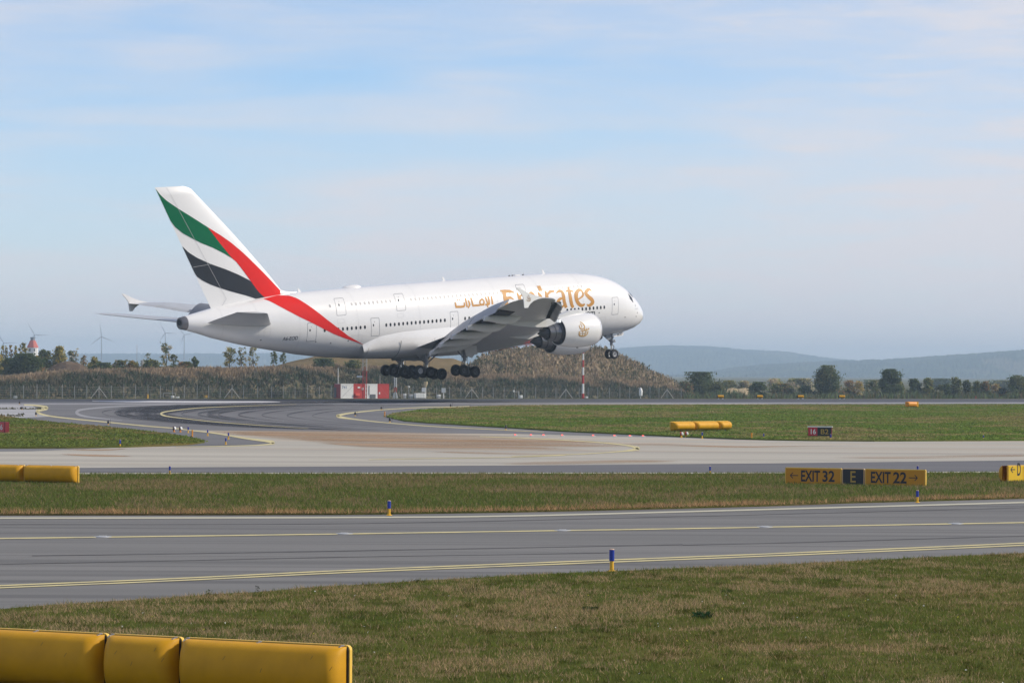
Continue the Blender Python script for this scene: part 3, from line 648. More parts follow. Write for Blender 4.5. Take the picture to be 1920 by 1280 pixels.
GREEN_U=[(72.73,17.32),(72.07,16.49),(71.26,15.76),(69.75,14.76),(67.94,13.67),(66.95,13.06),(65.96,12.45)]
GREEN_R=[(65.96,12.45),(64.45,10.54),(62.86,8.67)]
GREEN_L=[(70.92,13.44),(70.24,12.66),(69.29,11.92),(68.04,11.23),(66.93,10.67),(65.52,10.1),(64.08,9.39),(62.86,8.67)]
REDF_U=[(65.96,12.45),(64.22,11.42),(62.76,10.46),(61.3,9.31),(59.83,8.02),(58.35,6.67),(57.01,5.38),(56.09,4.5),(55.17,3.98)]
REDF_L=[(65.96,12.45),(64.45,10.54),(62.86,8.67),(62.35,8.28),(61.38,7.09),(60.47,5.9),(59.57,4.7),(58.84,4.02),(57.92,3.52)]
BLK_U=[(69.48,10.43),(68.66,9.7),(67.56,9.01),(65.88,8.23),(65.32,8.01),(63.89,7.49),(62.16,6.76),(60.99,6.18),(60.43,5.87),(59.57,4.7),(58.84,4.02),(57.92,3.52)]
BLK_L=[(67.97,7.22),(67.63,6.82),(66.94,6.34),(65.97,5.84),(64.84,5.4),(63.28,4.86),(61.11,4.22),(59.63,3.71),(58.71,3.47),(57.93,3.23)]
RED_U=[(56.16,3.96),(55.56,3.88),(55.01,3.57),(54.31,2.93),(53.17,1.94),(51.84,0.82),(50.35,-0.31),(48.86,-1.33),(46.44,-2.53)]
RED_L=[(59.06,3.66),(58.62,3.36),(58.03,2.89),(57.03,2.23),(55.7,1.45),(54.13,0.65),(52.23,-0.34),(50.89,-0.98),(49.52,-1.5),(46.44,-2.53)]
FAIR=[(46.59,-2.5),(45.27,-1.96),(43.79,-1.57),(41.34,-1.3),(36.75,-1.23),(33.56,-1.26),(31.51,-1.14)]
WLGDOOR=[(34.92,-3.69),(33.01,-3.37),(32.93,-4.6),(33.42,-4.63),(33.78,-4.99),(34.65,-4.67)]
NLGDOOR=[(5.81,-4.05),(3.96,-3.8),(3.94,-4.08),(4.04,-4.31),(5.48,-4.39)]
PLANE_M = Matrix(((-0.775841, 0.628229, -0.0583, 16.3421), (-0.625977, -0.778013, -0.05337, 450.1166), (-0.078887, -0.004912, 0.996871, 12.9108), (0, 0, 0, 1)))
plane = empty('airliner')
plane.matrix_world = PLANE_M
tag(plane, 'white four-engined double-deck airliner with wheels down just above the runway', 'airliner')

_fx = [0.0, .06, .2, .5, 1, 2, 3, 4, 5, 6, 7, 8, 9.5, 11, 13, 15, 18, 40, 44, 46, 50, 54, 57, 60, 62, 64, 66, 68, 69.6, 70.3]
_ft = [-1.98, -1.62, -1.30, -.86, -.30, .68, 1.5, 2.2, 2.73, 3.10, 3.40, 3.62, 3.85, 4.02, 4.14, 4.22, 4.26, 4.28, 4.28, 4.27, 4.25, 4.18, 4.06, 3.84, 3.62, 3.36, 3.04, 2.68, 2.40, 2.25]
_fb = [-2.02, -2.32, -2.56, -2.84, -3.14, -3.52, -3.76, -3.92, -4.02, -4.09, -4.13, -4.15, -4.16, -4.17, -4.17, -4.17, -4.17, -4.17, -4.17, -4.13, -3.80, -3.18, -2.55, -1.92, -1.46, -.94, -.40, .28, .74, .92]
_fa = [0.02, .34, .62, 1.02, 1.48, 2.12, 2.54, 2.83, 3.05, 3.21, 3.33, 3.41, 3.50, 3.55, 3.57, 3.57, 3.57, 3.57, 3.57, 3.56, 3.48, 3.25, 2.98, 2.62, 2.35, 2.04, 1.70, 1.28, .92, .70]
_fz = [-2.0, -1.98, -1.95, -1.88, -1.76, -1.50, -1.22, -.98, -.78, -.62, -.5, -.42, -.34, -.3, -.26, -.24, -.22, -.22, -.22, -.22, -.05, .25, .5, .75, .92, 1.1, 1.25, 1.42, 1.55, 1.58]
def fsec(x): return [float(np.interp(x, _fx, q)) for q in (_ft, _fb, _fa, _fz)]
NEX = 2.18
def fring(x, th):                            # th 0 = straight up, pi/2 = right side
    t, b, a, zc = fsec(x); c, s = math.cos(th), math.sin(th); e = 2 / NEX
    return Vector((x, a * math.copysign(abs(s) ** e, s), zc + ((t - zc) if c > 0 else (zc - b)) * math.copysign(abs(c) ** e, c)))
def fy(x, z):                                # half width of the hull at height z
    t, b, a, zc = fsec(x); h = (t - zc) if z > zc else (zc - b)
    q = min(1.0, abs((z - zc) / max(h, 1e-4)))
    return a * (1 - q ** NEX) ** (1 / NEX)
mb = MB()
xs = sorted(set([x for x in _fx] + list(np.arange(.12, 1, .12)) + list(np.arange(1, 15, .5)) + list(np.arange(15, 46, 1.5)) + list(np.arange(46, 70, 1.0))))
mb.loft([[fring(x, 2 * math.pi * k / 72) for k in range(72)] for x in xs], 0)
fus = mb.build('fuselage', WHITE, plane)

def hull_patch(mbx, grid, off, side=1, mi=0):
    """grid: rows of (x, z) laid on the hull off metres proud"""
    rows = [[(x, side * (fy(x, z) + off), z + off * .3) for x, z in r] for r in grid]
    mbx.loft(rows, mi, False, False, False)
def band(U, L, n=40, m=8):
    U, L = np.array(U), np.array(L)
    def rs(P):
        d = np.concatenate([[0], np.cumsum(np.hypot(*np.diff(P, axis=0).T))]); q = np.linspace(0, d[-1], n)
        return np.stack([np.interp(q, d, P[:, 0]), np.interp(q, d, P[:, 1])], 1)
    a, b = rs(U), rs(L)
    return [[tuple(a[i] * (1 - k / m) + b[i] * k / m) for k in range(m + 1)] for i in range(n)]
# red band running down the rear hull
mb = MB()
U2 = [(56.9, 4.02)] + RED_U; L2 = [(59.2, 3.72)] + RED_L
for sd in (1, -1): hull_patch(mb, band(U2, L2, 60, 12), 0.02, sd)
mb.build('livery_stripe', REDP, fus)
WS = 1.0
def stroke_grid(pts, m=3):
    P = np.array([p[:2] for p in pts]); W = np.array([p[2] for p in pts])
    if len(P) > 2:
        c = np.array(cat([tuple(p) for p in P], 6)); w = np.interp(np.linspace(0, 1, len(c)), np.linspace(0, 1, len(W)), W)
    else: c = np.array([P[0] * (1 - t) + P[1] * t for t in np.linspace(0, 1, 6)]); w = np.linspace(W[0], W[1], 6)
    w = w * WS
    g = []
    for i in range(len(c)):
        t = c[min(i + 1, len(c) - 1)] - c[max(i - 1, 0)]; t = t / max(1e-6, np.hypot(*t)); nn = np.array([-t[1], t[0]])
        g.append([tuple(c[i] + nn * w[i] * (k / m - .5)) for k in range(m + 1)])
    return g
for nm, strokes in (('latin_lettering', LATIN), ('arabic_lettering', ARABIC)):
    mb = MB(); WS = 1.25
    for i, s in enumerate(strokes): hull_patch(mb, stroke_grid(s), 0.014 + 0.0015 * (i % 4))
    mb.build(nm, GOLD, fus)
def hull_text(name, txt, x0, z0, w, h, mtl, bold=0.0):
    vs, fs = fit_text(txt, w, h, bold); mb = MB()
    mb.add([(x0 - vx, fy(x0 - vx, z0 + vz) + .016, z0 + vz) for vx, vz in vs], fs)
    return mb.build(name, mtl, fus)
hull_text('web_address_lettering', 'Emirates.com', 16.6, -1.22, 6.0, 0.62, INK, 0.012)
hull_text('registration_lettering', 'A6-EOD', 57.75, -1.28, 1.95, 0.44, INK, 0.012)
hull_text('nose_lettering', 'A380', 3.2, -1.02, 0.8, 0.11, PANELLINE)
# red belly lettering, seen edge-on under the wing
vs, fs = fit_text('Emirates', 11.5, 2.6, 0.03)
WS = .72
# cabin windows
def win_mesh(w, h):
    mb = MB(); n = 14
    ring = []
    for k in range(n):
        t = 2 * math.pi * k / n; c, s = math.cos(t), math.sin(t)
        ring.append((w / 2 * math.copysign(abs(c) ** .8, c), 0, h / 2 * math.copysign(abs(s) ** .8, s)))
    mb.loft([[(p[0] * 1.0, -.03, p[2]) for p in ring], [(p[0] * 1.0, .012, p[2]) for p in ring]], 0, True, False, True, False)
    return mb
wm = win_mesh(.27, .42).build('window', GLASS, fus); wu = win_mesh(.27, .40).build('window', SHADE, fus)
inner = MB(); r_ = [(.085 * math.cos(t), .016, .14 * math.sin(t) - .03) for t in np.linspace(0, 2 * math.pi, 12, endpoint=False)]
first = {'m': True, 'u': True}
def put_window(x, z, kind):
    base = wm if kind == 'm' else wu
    if first[kind]: o = base; first[kind] = False
    else: o = base.copy(); COL.objects.link(o); o.parent = fus
    y = fy(x, z); dz = (fy(x, z + .2) - fy(x, z - .2)) / .4; dx = (fy(x + .3, z) - fy(x - .3, z)) / .6
    o.location = (x, y, z); o.rotation_euler = (-math.atan(dz), 0, math.atan(dx))
for x in np.linspace(52.25, 46.5, 10): put_window(x, -.42, 'm')
for x in np.linspace(43.34, 34.47, 15): put_window(x, -.38, 'm')
for x in np.arange(31.35, 25.2, -.635): put_window(x, -.38, 'm')
for x in np.linspace(15.14, 9.0, 11): put_window(x, -.40, 'm')
for x in [51.02] + list(np.linspace(47.86, 42.14, 10)) + list(np.arange(39.0, 22.7, -.635)) + [19.62, 18.4, 17.74] + list(np.linspace(16.5, 13.36, 6)) + [12.7, 12.1]: put_window(x, 2.38, 'u')
# doors: a leaf outlined by its gap, with its own small window
def door(x, z, w, h, rake=0.0, wx=.2):
    mb = MB(); n = 5
    def pos(u, v, off): 
        xx, zz = x + u + rake * v, z + v
        return (xx, fy(xx, zz) + off, zz)
    def rr(W, H, rad, off):
        pts = []
        for cx, cz, a0 in ((W - rad, H - rad, 0), (-W + rad, H - rad, 90), (-W + rad, -H + rad, 180), (W - rad, -H + rad, 270)):
            for k in range(n): a = R(a0 + 90 * k / (n - 1)); pts.append((cx + rad * math.cos(a), cz + rad * math.sin(a)))
        out = []
        for i in range(len(pts)):
            a, b = pts[i], pts[(i + 1) % len(pts)]
            for t in (0, .25, .5, .75): out.append((a[0] + (b[0] - a[0]) * t, a[1] + (b[1] - a[1]) * t))
        return [pos(u, v, off) for u, v in out]
    mb.loft([rr(w / 2 + .035, h / 2 + .035, .17, .008), rr(w / 2 - .03, h / 2 - .03, .13, .010)], 0, True, False, False, False)
    wx_ = [pos(wx + .09 * math.cos(t), .22 + .15 * math.sin(t), .012) for t in np.linspace(0, 2 * math.pi, 10, endpoint=False)]
    mb.add(wx_, [tuple(range(10))], 1)
    mb.add([pos(.1 + .03 * math.cos(t), .62 + .05 * math.sin(t), .012) for t in np.linspace(0, 2 * math.pi, 6, endpoint=False)], [tuple(range(6))], 1)
    mb.build('cabin_door', [PANELLINE, GLASS], fus)
for x in (54.0, 44.96, 33.0): door(x, -.50, 1.22, 2.15, 0.0, .28)
door(7.05, -.36, 1.12, 2.15, -.10, .2)
for x in (49.55, 40.72, 21.9): door(x, 2.20, 1.35, 2.0, -.16, .2)
# skin seams, service panels and small vents
for x in (12.4, 19.2, 26.0, 38.2, 47.4, 55.6, 61.0, 65.5):
    mb = MB(); ths = np.linspace(.25, 2.75, 40)
    mb.loft([[fring(x - .018, t) + Vector((0, math.sin(t), math.cos(t))) * .007 for t in ths], [fring(x + .018, t) + Vector((0, math.sin(t), math.cos(t))) * .007 for t in ths]], 0, False, False, False)
    mb.build('skin_seam', SEAM, fus)
def outline(x, z, w, h, t=.03):
    P = []
    for a, b in ((-1, -1), (1, -1), (1, 1), (-1, 1)): P.append((x + a * w / 2, z + b * h / 2)); 
    def dens(pts): return [(p[0] + (q[0] - p[0]) * k / 5, p[1] + (q[1] - p[1]) * k / 5) for p, q in zip(pts, pts[1:] + pts[:1]) for k in range(5)]
    o_ = [(px_, fy(px_, pz_) + .008, pz_) for px_, pz_ in dens(P)]
    i_ = [(px_, fy(px_, pz_) + .008, pz_) for px_, pz_ in dens([(x + (p[0] - x) * (1 - 2 * t / w), z + (p[1] - z) * (1 - 2 * t / h)) for p in P])]
    mb = MB(); mb.loft([o_, i_], 0, True, False, False, False); mb.build('service_panel', SEAM, fus)
outline(41.1, .62, .95, .5); outline(49.9, .52, .95, .5); outline(47.6, -1.75, 1.5, .9); outline(30.6, -1.0, 1.1, .8); outline(59.9, -.2, .8, 1.0); outline(9.6, -2.4, 1.8, 1.5)
for x, z in ((9.9, -1.05), (3.0, -.55), (2.6, -1.5), (2.9, -1.95), (5.2, -1.9), (51.2, -2.0), (53.3, -1.7), (48.8, -1.9), (60.5, -1.0)):
    mb = MB(); mb.loft([[(x + r_ * math.cos(t), fy(x + r_ * math.cos(t), z + r_ * math.sin(t)) + .009, z + r_ * math.sin(t)) for t in np.linspace(0, 2 * math.pi, 10, endpoint=False)] for r_ in (.08, .005)], 0, True, False, False, False); mb.build('vent', INK, fus)
# flight deck windows wrap round the nose
for sd in (1, -1):
    for (xa, xb, ta, tb, w) in ((3.95, 3.35, .95, 1.22, .30), (3.40, 2.86, .62, .90, .28), (3.0, 2.62, .10, .56, .3)):
        mb = MB(); g = []
        for i in range(5):
            x = xa + (xb - xa) * i / 4; row = []
            for k in range(5):
                t = ta + (tb - ta) * k / 4 + (i / 4 - .5) * .10; p = fring(x, t * sd); c = Vector((x + .6, 0, -.6)); row.append(p + (p - c).normalized() * .012)
            g.append(row)
        mb.loft(g, 0, False, False, False); mb.build('cockpit_window', GLASS, fus)
# belly fairing swells out round the wing root
_bx = [16.5, 18, 20, 22, 25, 29, 33, 37, 41, 44, 45.6, 46.6]
_bz = [-1.9, -1.6, -1.35, -1.25, -1.2, -1.18, -1.24, -1.24, -1.30, -1.62, -2.08, -2.5]
_bb = [-4.18, -4.24, -4.34, -4.46, -4.70, -4.92, -4.86, -4.74, -4.60, -4.40, -4.28, -4.15]
_bw = [0.0, .10, .22, .32, .42, .48, .46, .40, .30, .16, .07, .01]
mb = MB(); rings = []
for x in np.concatenate([np.arange(16.5, 44, .75), np.arange(44, 46.61, .26)]):
    zu, zb, bw = (float(np.interp(x, _bx, q)) for q in (_bz, _bb, _bw)); y0 = fy(x, zu) - .02; a = max(y0, fsec(x)[2] * .97) + bw
    half = [(x, y0, zu)]
    for k in range(1, 17):
        t = k / 16; ang = t * math.pi / 2
        ww = y0 + (a - y0) * min(1, t * 3.2) if t < .32 else a
        half.append((x, ww * math.cos(ang) ** (.62) if k < 16 else 0, zu + (zb - zu) * math.sin(ang) ** .9))
    rings.append(half + [(p[0], -p[1], p[2]) for p in half[-2::-1]])
mb.loft(rings, 0, False, False, False)
bel = mb.build('belly_fairing', WHITE, plane)
for x in (41.3, 36.3, 46.0):
    mb = MB()
    zu, zb, bw = (float(np.interp(x, _bx, q)) for q in (_bz, _bb, _bw)); y0 = fy(x, zu) - .02; a = max(y0, fsec(x)[2] * .97) + bw; wd = .07 if x == 41.3 else .025
    pts = []
    for k in range(3, 15):
        t = k / 16; ang = t * math.pi / 2; pts.append(((a + .015) * math.cos(ang) ** .62, zu + (zb - .01 - zu) * math.sin(ang) ** .9))
    mb.loft([[(x - wd, y, z) for y, z in pts], [(x + wd, y, z) for y, z in pts]], 0, False, False, False)
    mb.build('panel_joint', PANELLINE, bel)
mb = MB()
for vx, vy in ((0, 0),):
    V2 = []
    for ax, ay in vs:
        X = 27.5 - ax; Y = 1.75 - ay; zb = float(np.interp(X, _bx, _bb)); aa = 3.9
        V2.append((X, Y + 1.2, zb - .03 + .10 * ((Y + 1.2) / aa) ** 2 * 2))
    mb.add(V2, fs)
mb.build('belly_lettering', REDP, bel)
# roof fittings
mb = MB(); rings = []
for t in np.linspace(0, 1, 9):
    x = 44.2 + 2.9 * t; r = math.sin(math.pi * min(1, t * .55 + .0)) ** .6 if t < .9 else .5; r = (math.sin(math.pi * (t ** .75)) ** .55) if 0 < t < 1 else .02
    rings.append([(x, .75 * r * math.cos(a), 4.2 + .42 * r * max(0, math.sin(a)) ) for a in np.linspace(0, math.pi, 13)])
mb.loft(rings, 0, False, False, False); mb.build('satellite_dome', WHITE, fus)
for x, h in ((31.5, .5), (15.7, .5), (53.2, .35)):
    mb = MB()
    mb.loft([[(x - .25, -.03, 4.15), (x - .25, .03, 4.15), (x + .2, .03, 4.15), (x + .2, -.03, 4.15)], [(x + .1, -.02, 4.25 + h), (x + .1, .02, 4.25 + h), (x + .3, .02, 4.25 + h), (x + .3, -.02, 4.25 + h)]], 0, True, True, True, False); mb.build('roof_aerial', WHITE, fus)
mb = MB(); mb.box((20.0, 0, 4.30), (.8, .3, .12)); mb.build('roof_hatch', WHITE, fus)
for x in (21.4, 20.9, 19.2): mb = MB(); mb.box((x, .2, 4.30), (.16, .16, .12)); mb.build('roof_beacon', BLACKM, fus)
mb = MB()
mb.loft([[fring(x, 2 * math.pi * k / 40) * s_ + Vector((x, 0, 1.55)) * (1 - s_) for k in range(40)] for x, s_ in ((69.72, 1.012), (70.32, 1.02), (70.40, .9))], 0, True, False, True)
mb.tube((70.36, 0, 1.70), (70.50, 0, 1.71), .34, .33, 16, 1); mb.build('power_unit_exhaust', [mat('tail_cone_metal', (.20, .195, .20), .4, .6), DARKER], fus)

# ---- lifting surfaces
AF = [(0, 0), (.012, .28), (.05, .55), (.12, .8), (.25, .98), (.4, 1.0), (.55, .87), (.7, .64), (.85, .35), (1, .03)]
def section(xl, zl, xt, zt, y, tc, camber=0.0):
    c = math.hypot(xt - xl, zt - zl); ux, uz = (xt - xl) / c, (zt - zl) / c
    up = [(a, b * tc / 2 + camber * math.sin(math.pi * a)) for a, b in AF]; lo = [(a, -b * tc / 2 + camber * math.sin(math.pi * a)) for a, b in AF[::-1]]
    return [(xl + (ux * a - uz * b) * c, y, zl + (uz * a + ux * b) * c) for a, b in up + lo[:-1]]
WY = [0, 3.4, 8, 14.7, 20, 25.7, 31, 35.5, 37.6, 38.8, 39.6, 39.87]
WXL = [18.6, 20.6, 23.9, 28.6, 32.4, 36.4, 40.2, 43.4, 45.1, 46.4, 47.9, 49.0]
WXT = [38.6, 38.6, 40.0, 42.0, 43.9, 46.1, 48.2, 49.9, 50.75, 51.2, 51.5, 51.6]
WZL = [-3.3, -3.2, -2.75, -1.9, -1.05, -.0, 1.15, 2.1, 2.5, 2.72, 2.86, 2.92]
WZT = [-3.5, -3.35, -2.6, -1.5, -.45, .55, 1.7, 2.45, 2.72, 2.86, 2.94, 2.98]
WTC = [.14, .14, .125, .11, .10, .098, .094, .09, .085, .075, .06, .03]
def W(y, q): return float(np.interp(y, WY, q))
def mirror(me_o, parent):
    me = me_o.data.copy()
    for v in me.vertices: v.co.y = -v.co.y
    me.flip_normals()
    return link(me_o.name.split('.')[0], me, parent)
def both(mb, name, mats, pr, pl_):
    o = mb.build(name, mats, pr)
    if pl_ is not None: mirror(o, pl_)
    return o
mb = MB()
ys = sorted(set(WY + list(np.arange(3.4, 38, 1.6))))
mb.loft([section(W(y, WXL), W(y, WZL), W(y, WXT), W(y, WZT), y, W(y, WTC) * .92, -.006) for y in ys], 0)
wingR = mb.build('wing', WING, plane); wingL = mirror(wingR, plane)
# slats along the leading edge, drooped
for (y0, y1) in ((5.2, 13.2), (16.4, 24.2), (27.0, 30.6), (30.75, 34.2), (34.35, 37.4)):
    mb = MB(); rr = []
    for y in np.linspace(y0, y1, 5):
        xl, zl = W(y, WXL) - .95, W(y, WZL) - .72; ch = .16 * (W(y, WXT) - W(y, WXL)); ch = min(ch, 1.9)
        pts = [(0, 0), (.1, .16), (.35, .34), (.7, .5), (1, .56), (.75, .34), (.45, .10), (.2, -.06)]
        rr.append([(xl + a * ch, y, zl + b * ch) for a, b in pts])
    mb.loft(rr, 0, smooth=False); both(mb, 'slat', [WINGD if y0 > 26 else SLATM], wingR, wingL)
    for y in np.linspace(y0 + .3, y1 - .3, 4 if y0 > 26 else 3):
        mb = MB(); xl, zl = W(y, WXL), W(y, WZL); mb.box((xl - .1, y, zl - .28), (1.3, .14, .22)); both(mb, 'slat_track', DARKER, wingR, wingL)
# flaps, run out and down
FYY = [4.4, 10.2, 17.3, 22.0, 26.4, 31.2]; FX = [38.3, 41.3, 44.35, 45.8, 47.0, 48.6]; FZ = [-4.78, -3.45, -1.75, -.60, .50, 1.32]
for i, (y0, y1) in enumerate(((4.4, 13.4), (13.6, 22.2), (22.4, 31.0))):
    for off, chs, thk, nm in ((0, 1.0, .13, 'flap'),):
        mb = MB(); rr = []
        for y in np.linspace(y0, y1, 6):
            xt, zt = float(np.interp(y, FYY, FX)), float(np.interp(y, FYY, FZ)); ch = float(np.interp(y, [4, 14, 31], [4.2, 3.6, 2.5])); a = R(33)
            rr.append(section(xt - ch * math.cos(a), zt + ch * math.sin(a), xt, zt, y, thk, .04))
        mb.loft(rr, 0); both(mb, nm, [mat('flap_paint', (.21, .22, .245), .4, var=.12, stretch=(1, .3, 1))] if i == 0 else [bpy.data.materials['flap_paint']], wingR, wingL)
# near-black strip painting the shade in the cove between wing and flap
mb = MB(); rr = []
for y in np.linspace(8.5, 31, 9):
    x, z = W(y, WXT), W(y, WZT); rr.append([(x - 2.6, y, z - .15), (x - .2, y, z - .03), (x - .3, y, z - .25), (x - 2.5, y, z - .5)])
mb.loft(rr, 0, smooth=False); both(mb, 'flap_cove_shade', DARKER, wingR, wingL)
# ailerons (drooped) and the little raised panels at their inner end
for (y0, y1, dz) in ((31.35, 33.4, -.10), (33.5, 35.6, -.06), (35.7, 37.6, -.03)):
    mb = MB(); rr = []
    for y in (y0, (y0 + y1) / 2, y1):
        xt, zt = W(y, WXT), W(y, WZT); rr.append(section(xt - 1.1, zt + .04, xt + .35, zt + dz, y, .16))
    mb.loft(rr, 0); both(mb, 'aileron', WING, wingR, wingL)
# flap track fairings
for y, L in ((9.2, 7.0), (13.8, 6.8), (18.6, 6.4), (23.4, 6.0), (28.6, 5.6)):
    mb = MB(); rr = []; x1, z1 = float(np.interp(y, FYY, FX)) + .55, float(np.interp(y, FYY, FZ)) - .25
    for t in np.linspace(0, 1, 10):
        x = x1 - L * (1 - t); zw = W(y, WZT) - .55 - .38 * math.sin(math.pi * min(1, t * 1.1)); z = zw * (1 - t ** 2.2) + z1 * t ** 2.2
        w_ = max(.05, .40 * min(1, (t * 5) ** .6) * (1 if t < .6 else 1 - (t - .6) * 1.1)); h_ = max(.06, .52 * min(1, (t * 4) ** .6) * (1 if t < .6 else 1 - (t - .6) * 1.2))
        rr.append([(x, y + w_ * math.copysign(abs(math.cos(a)) ** .8, math.cos(a)), z + h_ * math.copysign(abs(math.sin(a)) ** .8, math.sin(a))) for a in np.linspace(0, 2 * math.pi, 14, endpoint=False)])
    mb.loft(rr, 0); both(mb, 'flap_track_fairing', [mat('fairing_paint', (.58, .585, .585), .4, var=.08) if y < 9.3 else bpy.data.materials['fairing_paint']], wingR, wingL)
# wingtip fence
def plate(out, y, th, cant=0.0):
    n = len(out); mbx = MB()
    mbx.add([(x, y + (-th) + cant * (z - 3), z) for x, z in out] + [(x, y + th + cant * (z - 3), z) for x, z in out], [tuple(range(n))[::-1], tuple(range(n, 2 * n))] + [(i, (i + 1) % n, n + (i + 1) % n, n + i) for i in range(n)])
    return mbx
FEN = [(48.6, 2.95), (49.5, 3.14), (50.4, 3.42), (51.2, 3.78), (52.25, 4.28), (52.5, 4.25), (51.95, 3.65), (51.62, 3.2), (51.56, 2.6), (51.52, 1.98), (51.02, 1.97), (50.7, 2.35), (50.2, 2.66), (49.5, 2.84)]
fo = plate(FEN, 39.9, .05).build('wingtip_fence', WHITE, wingR); mirror(fo, wingL)
mb = MB()
for s in EMBLEM:
    g = stroke_grid([(50.85 + (p[0] - 32.85) * .42, 3.02 + (p[1] + 1.55) * .42, p[2] * .42) for p in s], 1); mb.loft([[(x, 39.962, z) for x, z in r] for r in g], 0, False, False, False)
mb.build('fence_emblem', BROWNINK, wingR)
# landing light in the leading edge
mb = MB(); mb.box((36.35, 27.4, -.42), (.25, .5, .32)); mb.build('landing_light', LAMPGL, wingR)

# ---- tailplane
mb = MB()
hs = [(1.6, 58.9, .82, 67.6, 1.42, .078), (2.6, 59.4, .80, 68.06, 1.57, .078), (6, 61.9, 1.30, 69.35, 1.96, .074), (10, 64.8, 1.85, 70.8, 2.40, .07), (14, 67.7, 2.42, 72.2, 2.84, .068), (15.0, 68.5, 2.58, 72.6, 2.96, .055), (15.19, 69.0, 2.63, 72.66, 2.98, .03)]
mb.loft([section(a, za, b, zb, y, tc) for y, a, za, b, zb, tc in hs], 0)
tpR = mb.build('tailplane', WING, plane); tpL = mirror(tpR, plane)
for y0, y1 in ((3.2, 8.8), (8.9, 14.2)):
    mb = MB(); rr = []
    for y in (y0, (y0 + y1) / 2, y1):
        xa, za, xb, zb = (float(np.interp(y, [h_[0] for h_ in hs], [h_[k] for h_ in hs])) for k in (1, 2, 3, 4)); q = .70
        xm, zm = xa + (xb - xa) * q, za + (zb - za) * q; rr.append(section(xm, zm, xb + .03, zb, y, .13))
    mb.loft(rr, 0); both(mb, 'elevator', WING, tpR, tpL)
mb = MB()                                     # root fairing on the hull
rr = []
for t in np.linspace(0, 1, 10):
    x = 58.2 + 10.2 * t; z = .76 + .85 * t; r = .62 * math.sin(math.pi * min(1, .05 + t)) ** .5 if t < .95 else .1; y = fy(x, z) - .22
    rr.append([(x, y + .45 * r * math.cos(a), z + r * .75 * math.sin(a)) for a in np.linspace(0, 2 * math.pi, 14, endpoint=False)])
mb.loft(rr, 0); both(mb, 'root_fairing', WHITE, tpR, tpL)
# ---- fin
FLE = [(55.6, 4.2), (56.06, 4.82), (57.98, 7.04), (60.07, 9.28), (61.98, 11.29), (65.09, 14.39), (67.4, 16.65), (67.74, 16.99), (68.3, 17.22), (68.9, 17.36)]
def fin_le(z): return float(np.interp(z, [p[1] for p in FLE], [p[0] for p in FLE]))
def fin_te(z): return 65.89 + (z - 2.93) * (72.71 - 65.89) / (17.33 - 2.93)
def fin_t(x, z):
    a, b = fin_le(max(z, 4.2)), fin_te(z); q = min(1, max(0, (x - a) / (b - a)))
    tc = .098 if z < 16.6 else .098 * max(.15, (17.45 - z) / .85)
    return float(np.interp(q, [p[0] for p in AF], [p[1] for p in AF])) * tc / 2 * (b - a)
mb = MB(); rr = []
for z in list(np.arange(2.6, 16.5, .55)) + [16.6, 16.8, 16.95, 17.1, 17.2, 17.28, 17.36]:
    a, b = fin_le(max(z, 4.2)), fin_te(z)
    up = [(a + (b - a) * q, fin_t(a + (b - a) * q, z), z) for q, _ in AF]; rr.append(up + [(p[0], -p[1], p[2]) for p in up[-2:0:-1]])
mb.loft(rr, 0)
fin = mb.build('tail_fin', FINW, plane)
mb = MB(); rr = []
for t in np.linspace(0, 1, 7):               # dorsal fillet
    x = 53.6 + 3.0 * t; h = .62 * t ** 2.0; w_ = .05 + .32 * t
    rr.append([(x, w_ * math.cos(a), 4.12 + (h + .12) * max(0, math.sin(a))) for a in np.linspace(0, math.pi, 9)])
mb.loft(rr, 0, False, False, False); mb.build('dorsal_fillet', FINW, fin)
def fin_patch(name, grid, mtl, off=.022):
    mb = MB()
    for sd in (1, -1): mb.loft([[(min(x, fin_te(z) - .01), sd * (fin_t(x, z) + off), z) for x, z in r] for r in grid], 0, False, False, False)
    return mb.build(name, mtl, fin)
gl = GREEN_L[:-1] + [GREEN_L[-1]]
gu = [(fin_te(17.25) - .02, 17.25)] + GREEN_U[1:]
# green: the region between its top edge, its lower edge and the red boundary
def poly_fill(U, L, n=40, m=12): return band(U, L, n, m)
fin_patch('green_band', poly_fill(gu, [(fin_te(13.44) - .02, 13.44)] + GREEN_L[1:], 40, 14), GREENP)
fin_patch('green_band', poly_fill(GREEN_R, [(65.96, 12.45), (63.6, 9.6), (62.79, 8.66)], 6, 2), GREENP, .0225)
fin_patch('green_band', [[(a[0] * (1 - t) + b[0] * t, a[1] * (1 - t) + b[1] * t) for t in np.linspace(0, 1, 5)] for a, b in zip([GREEN_U[-1]] * 5, [GREEN_R[0], GREEN_R[1], GREEN_R[1], GREEN_R[2], GREEN_R[2]])], GREENP, .023)
fin_patch('red_band', poly_fill(REDF_U, REDF_L, 44, 10), REDP, .027)
fin_patch('black_band', poly_fill([(fin_te(10.44) - .02, 10.44)] + BLK_U[1:], [(fin_te(7.23) - .02, 7.23)] + BLK_L[1:], 44, 10), BLACKP, .024)
mb = MB()
def fline(p, q, w=.03):
    P, Q = np.array(p), np.array(q); t = (Q - P) / np.hypot(*(Q - P)); nn = np.array([-t[1], t[0]]) * w
    for sd in (1, -1):
        mb.loft([[(x, sd * (fin_t(x, z) + .032), z) for x, z in (P + (Q - P) * k / 14 + nn, P + (Q - P) * k / 14 - nn)] for k in range(15)], 0, False, False, False)
fline((71.2, 17.3), (63.9, 4.05), .018); fline((63.9, 4.05), (64.6, 3.1), .018); fline((68.1, 7.95), (65.6, 8.2), .018)
mb.build('rudder_gap', FINLINE, fin)

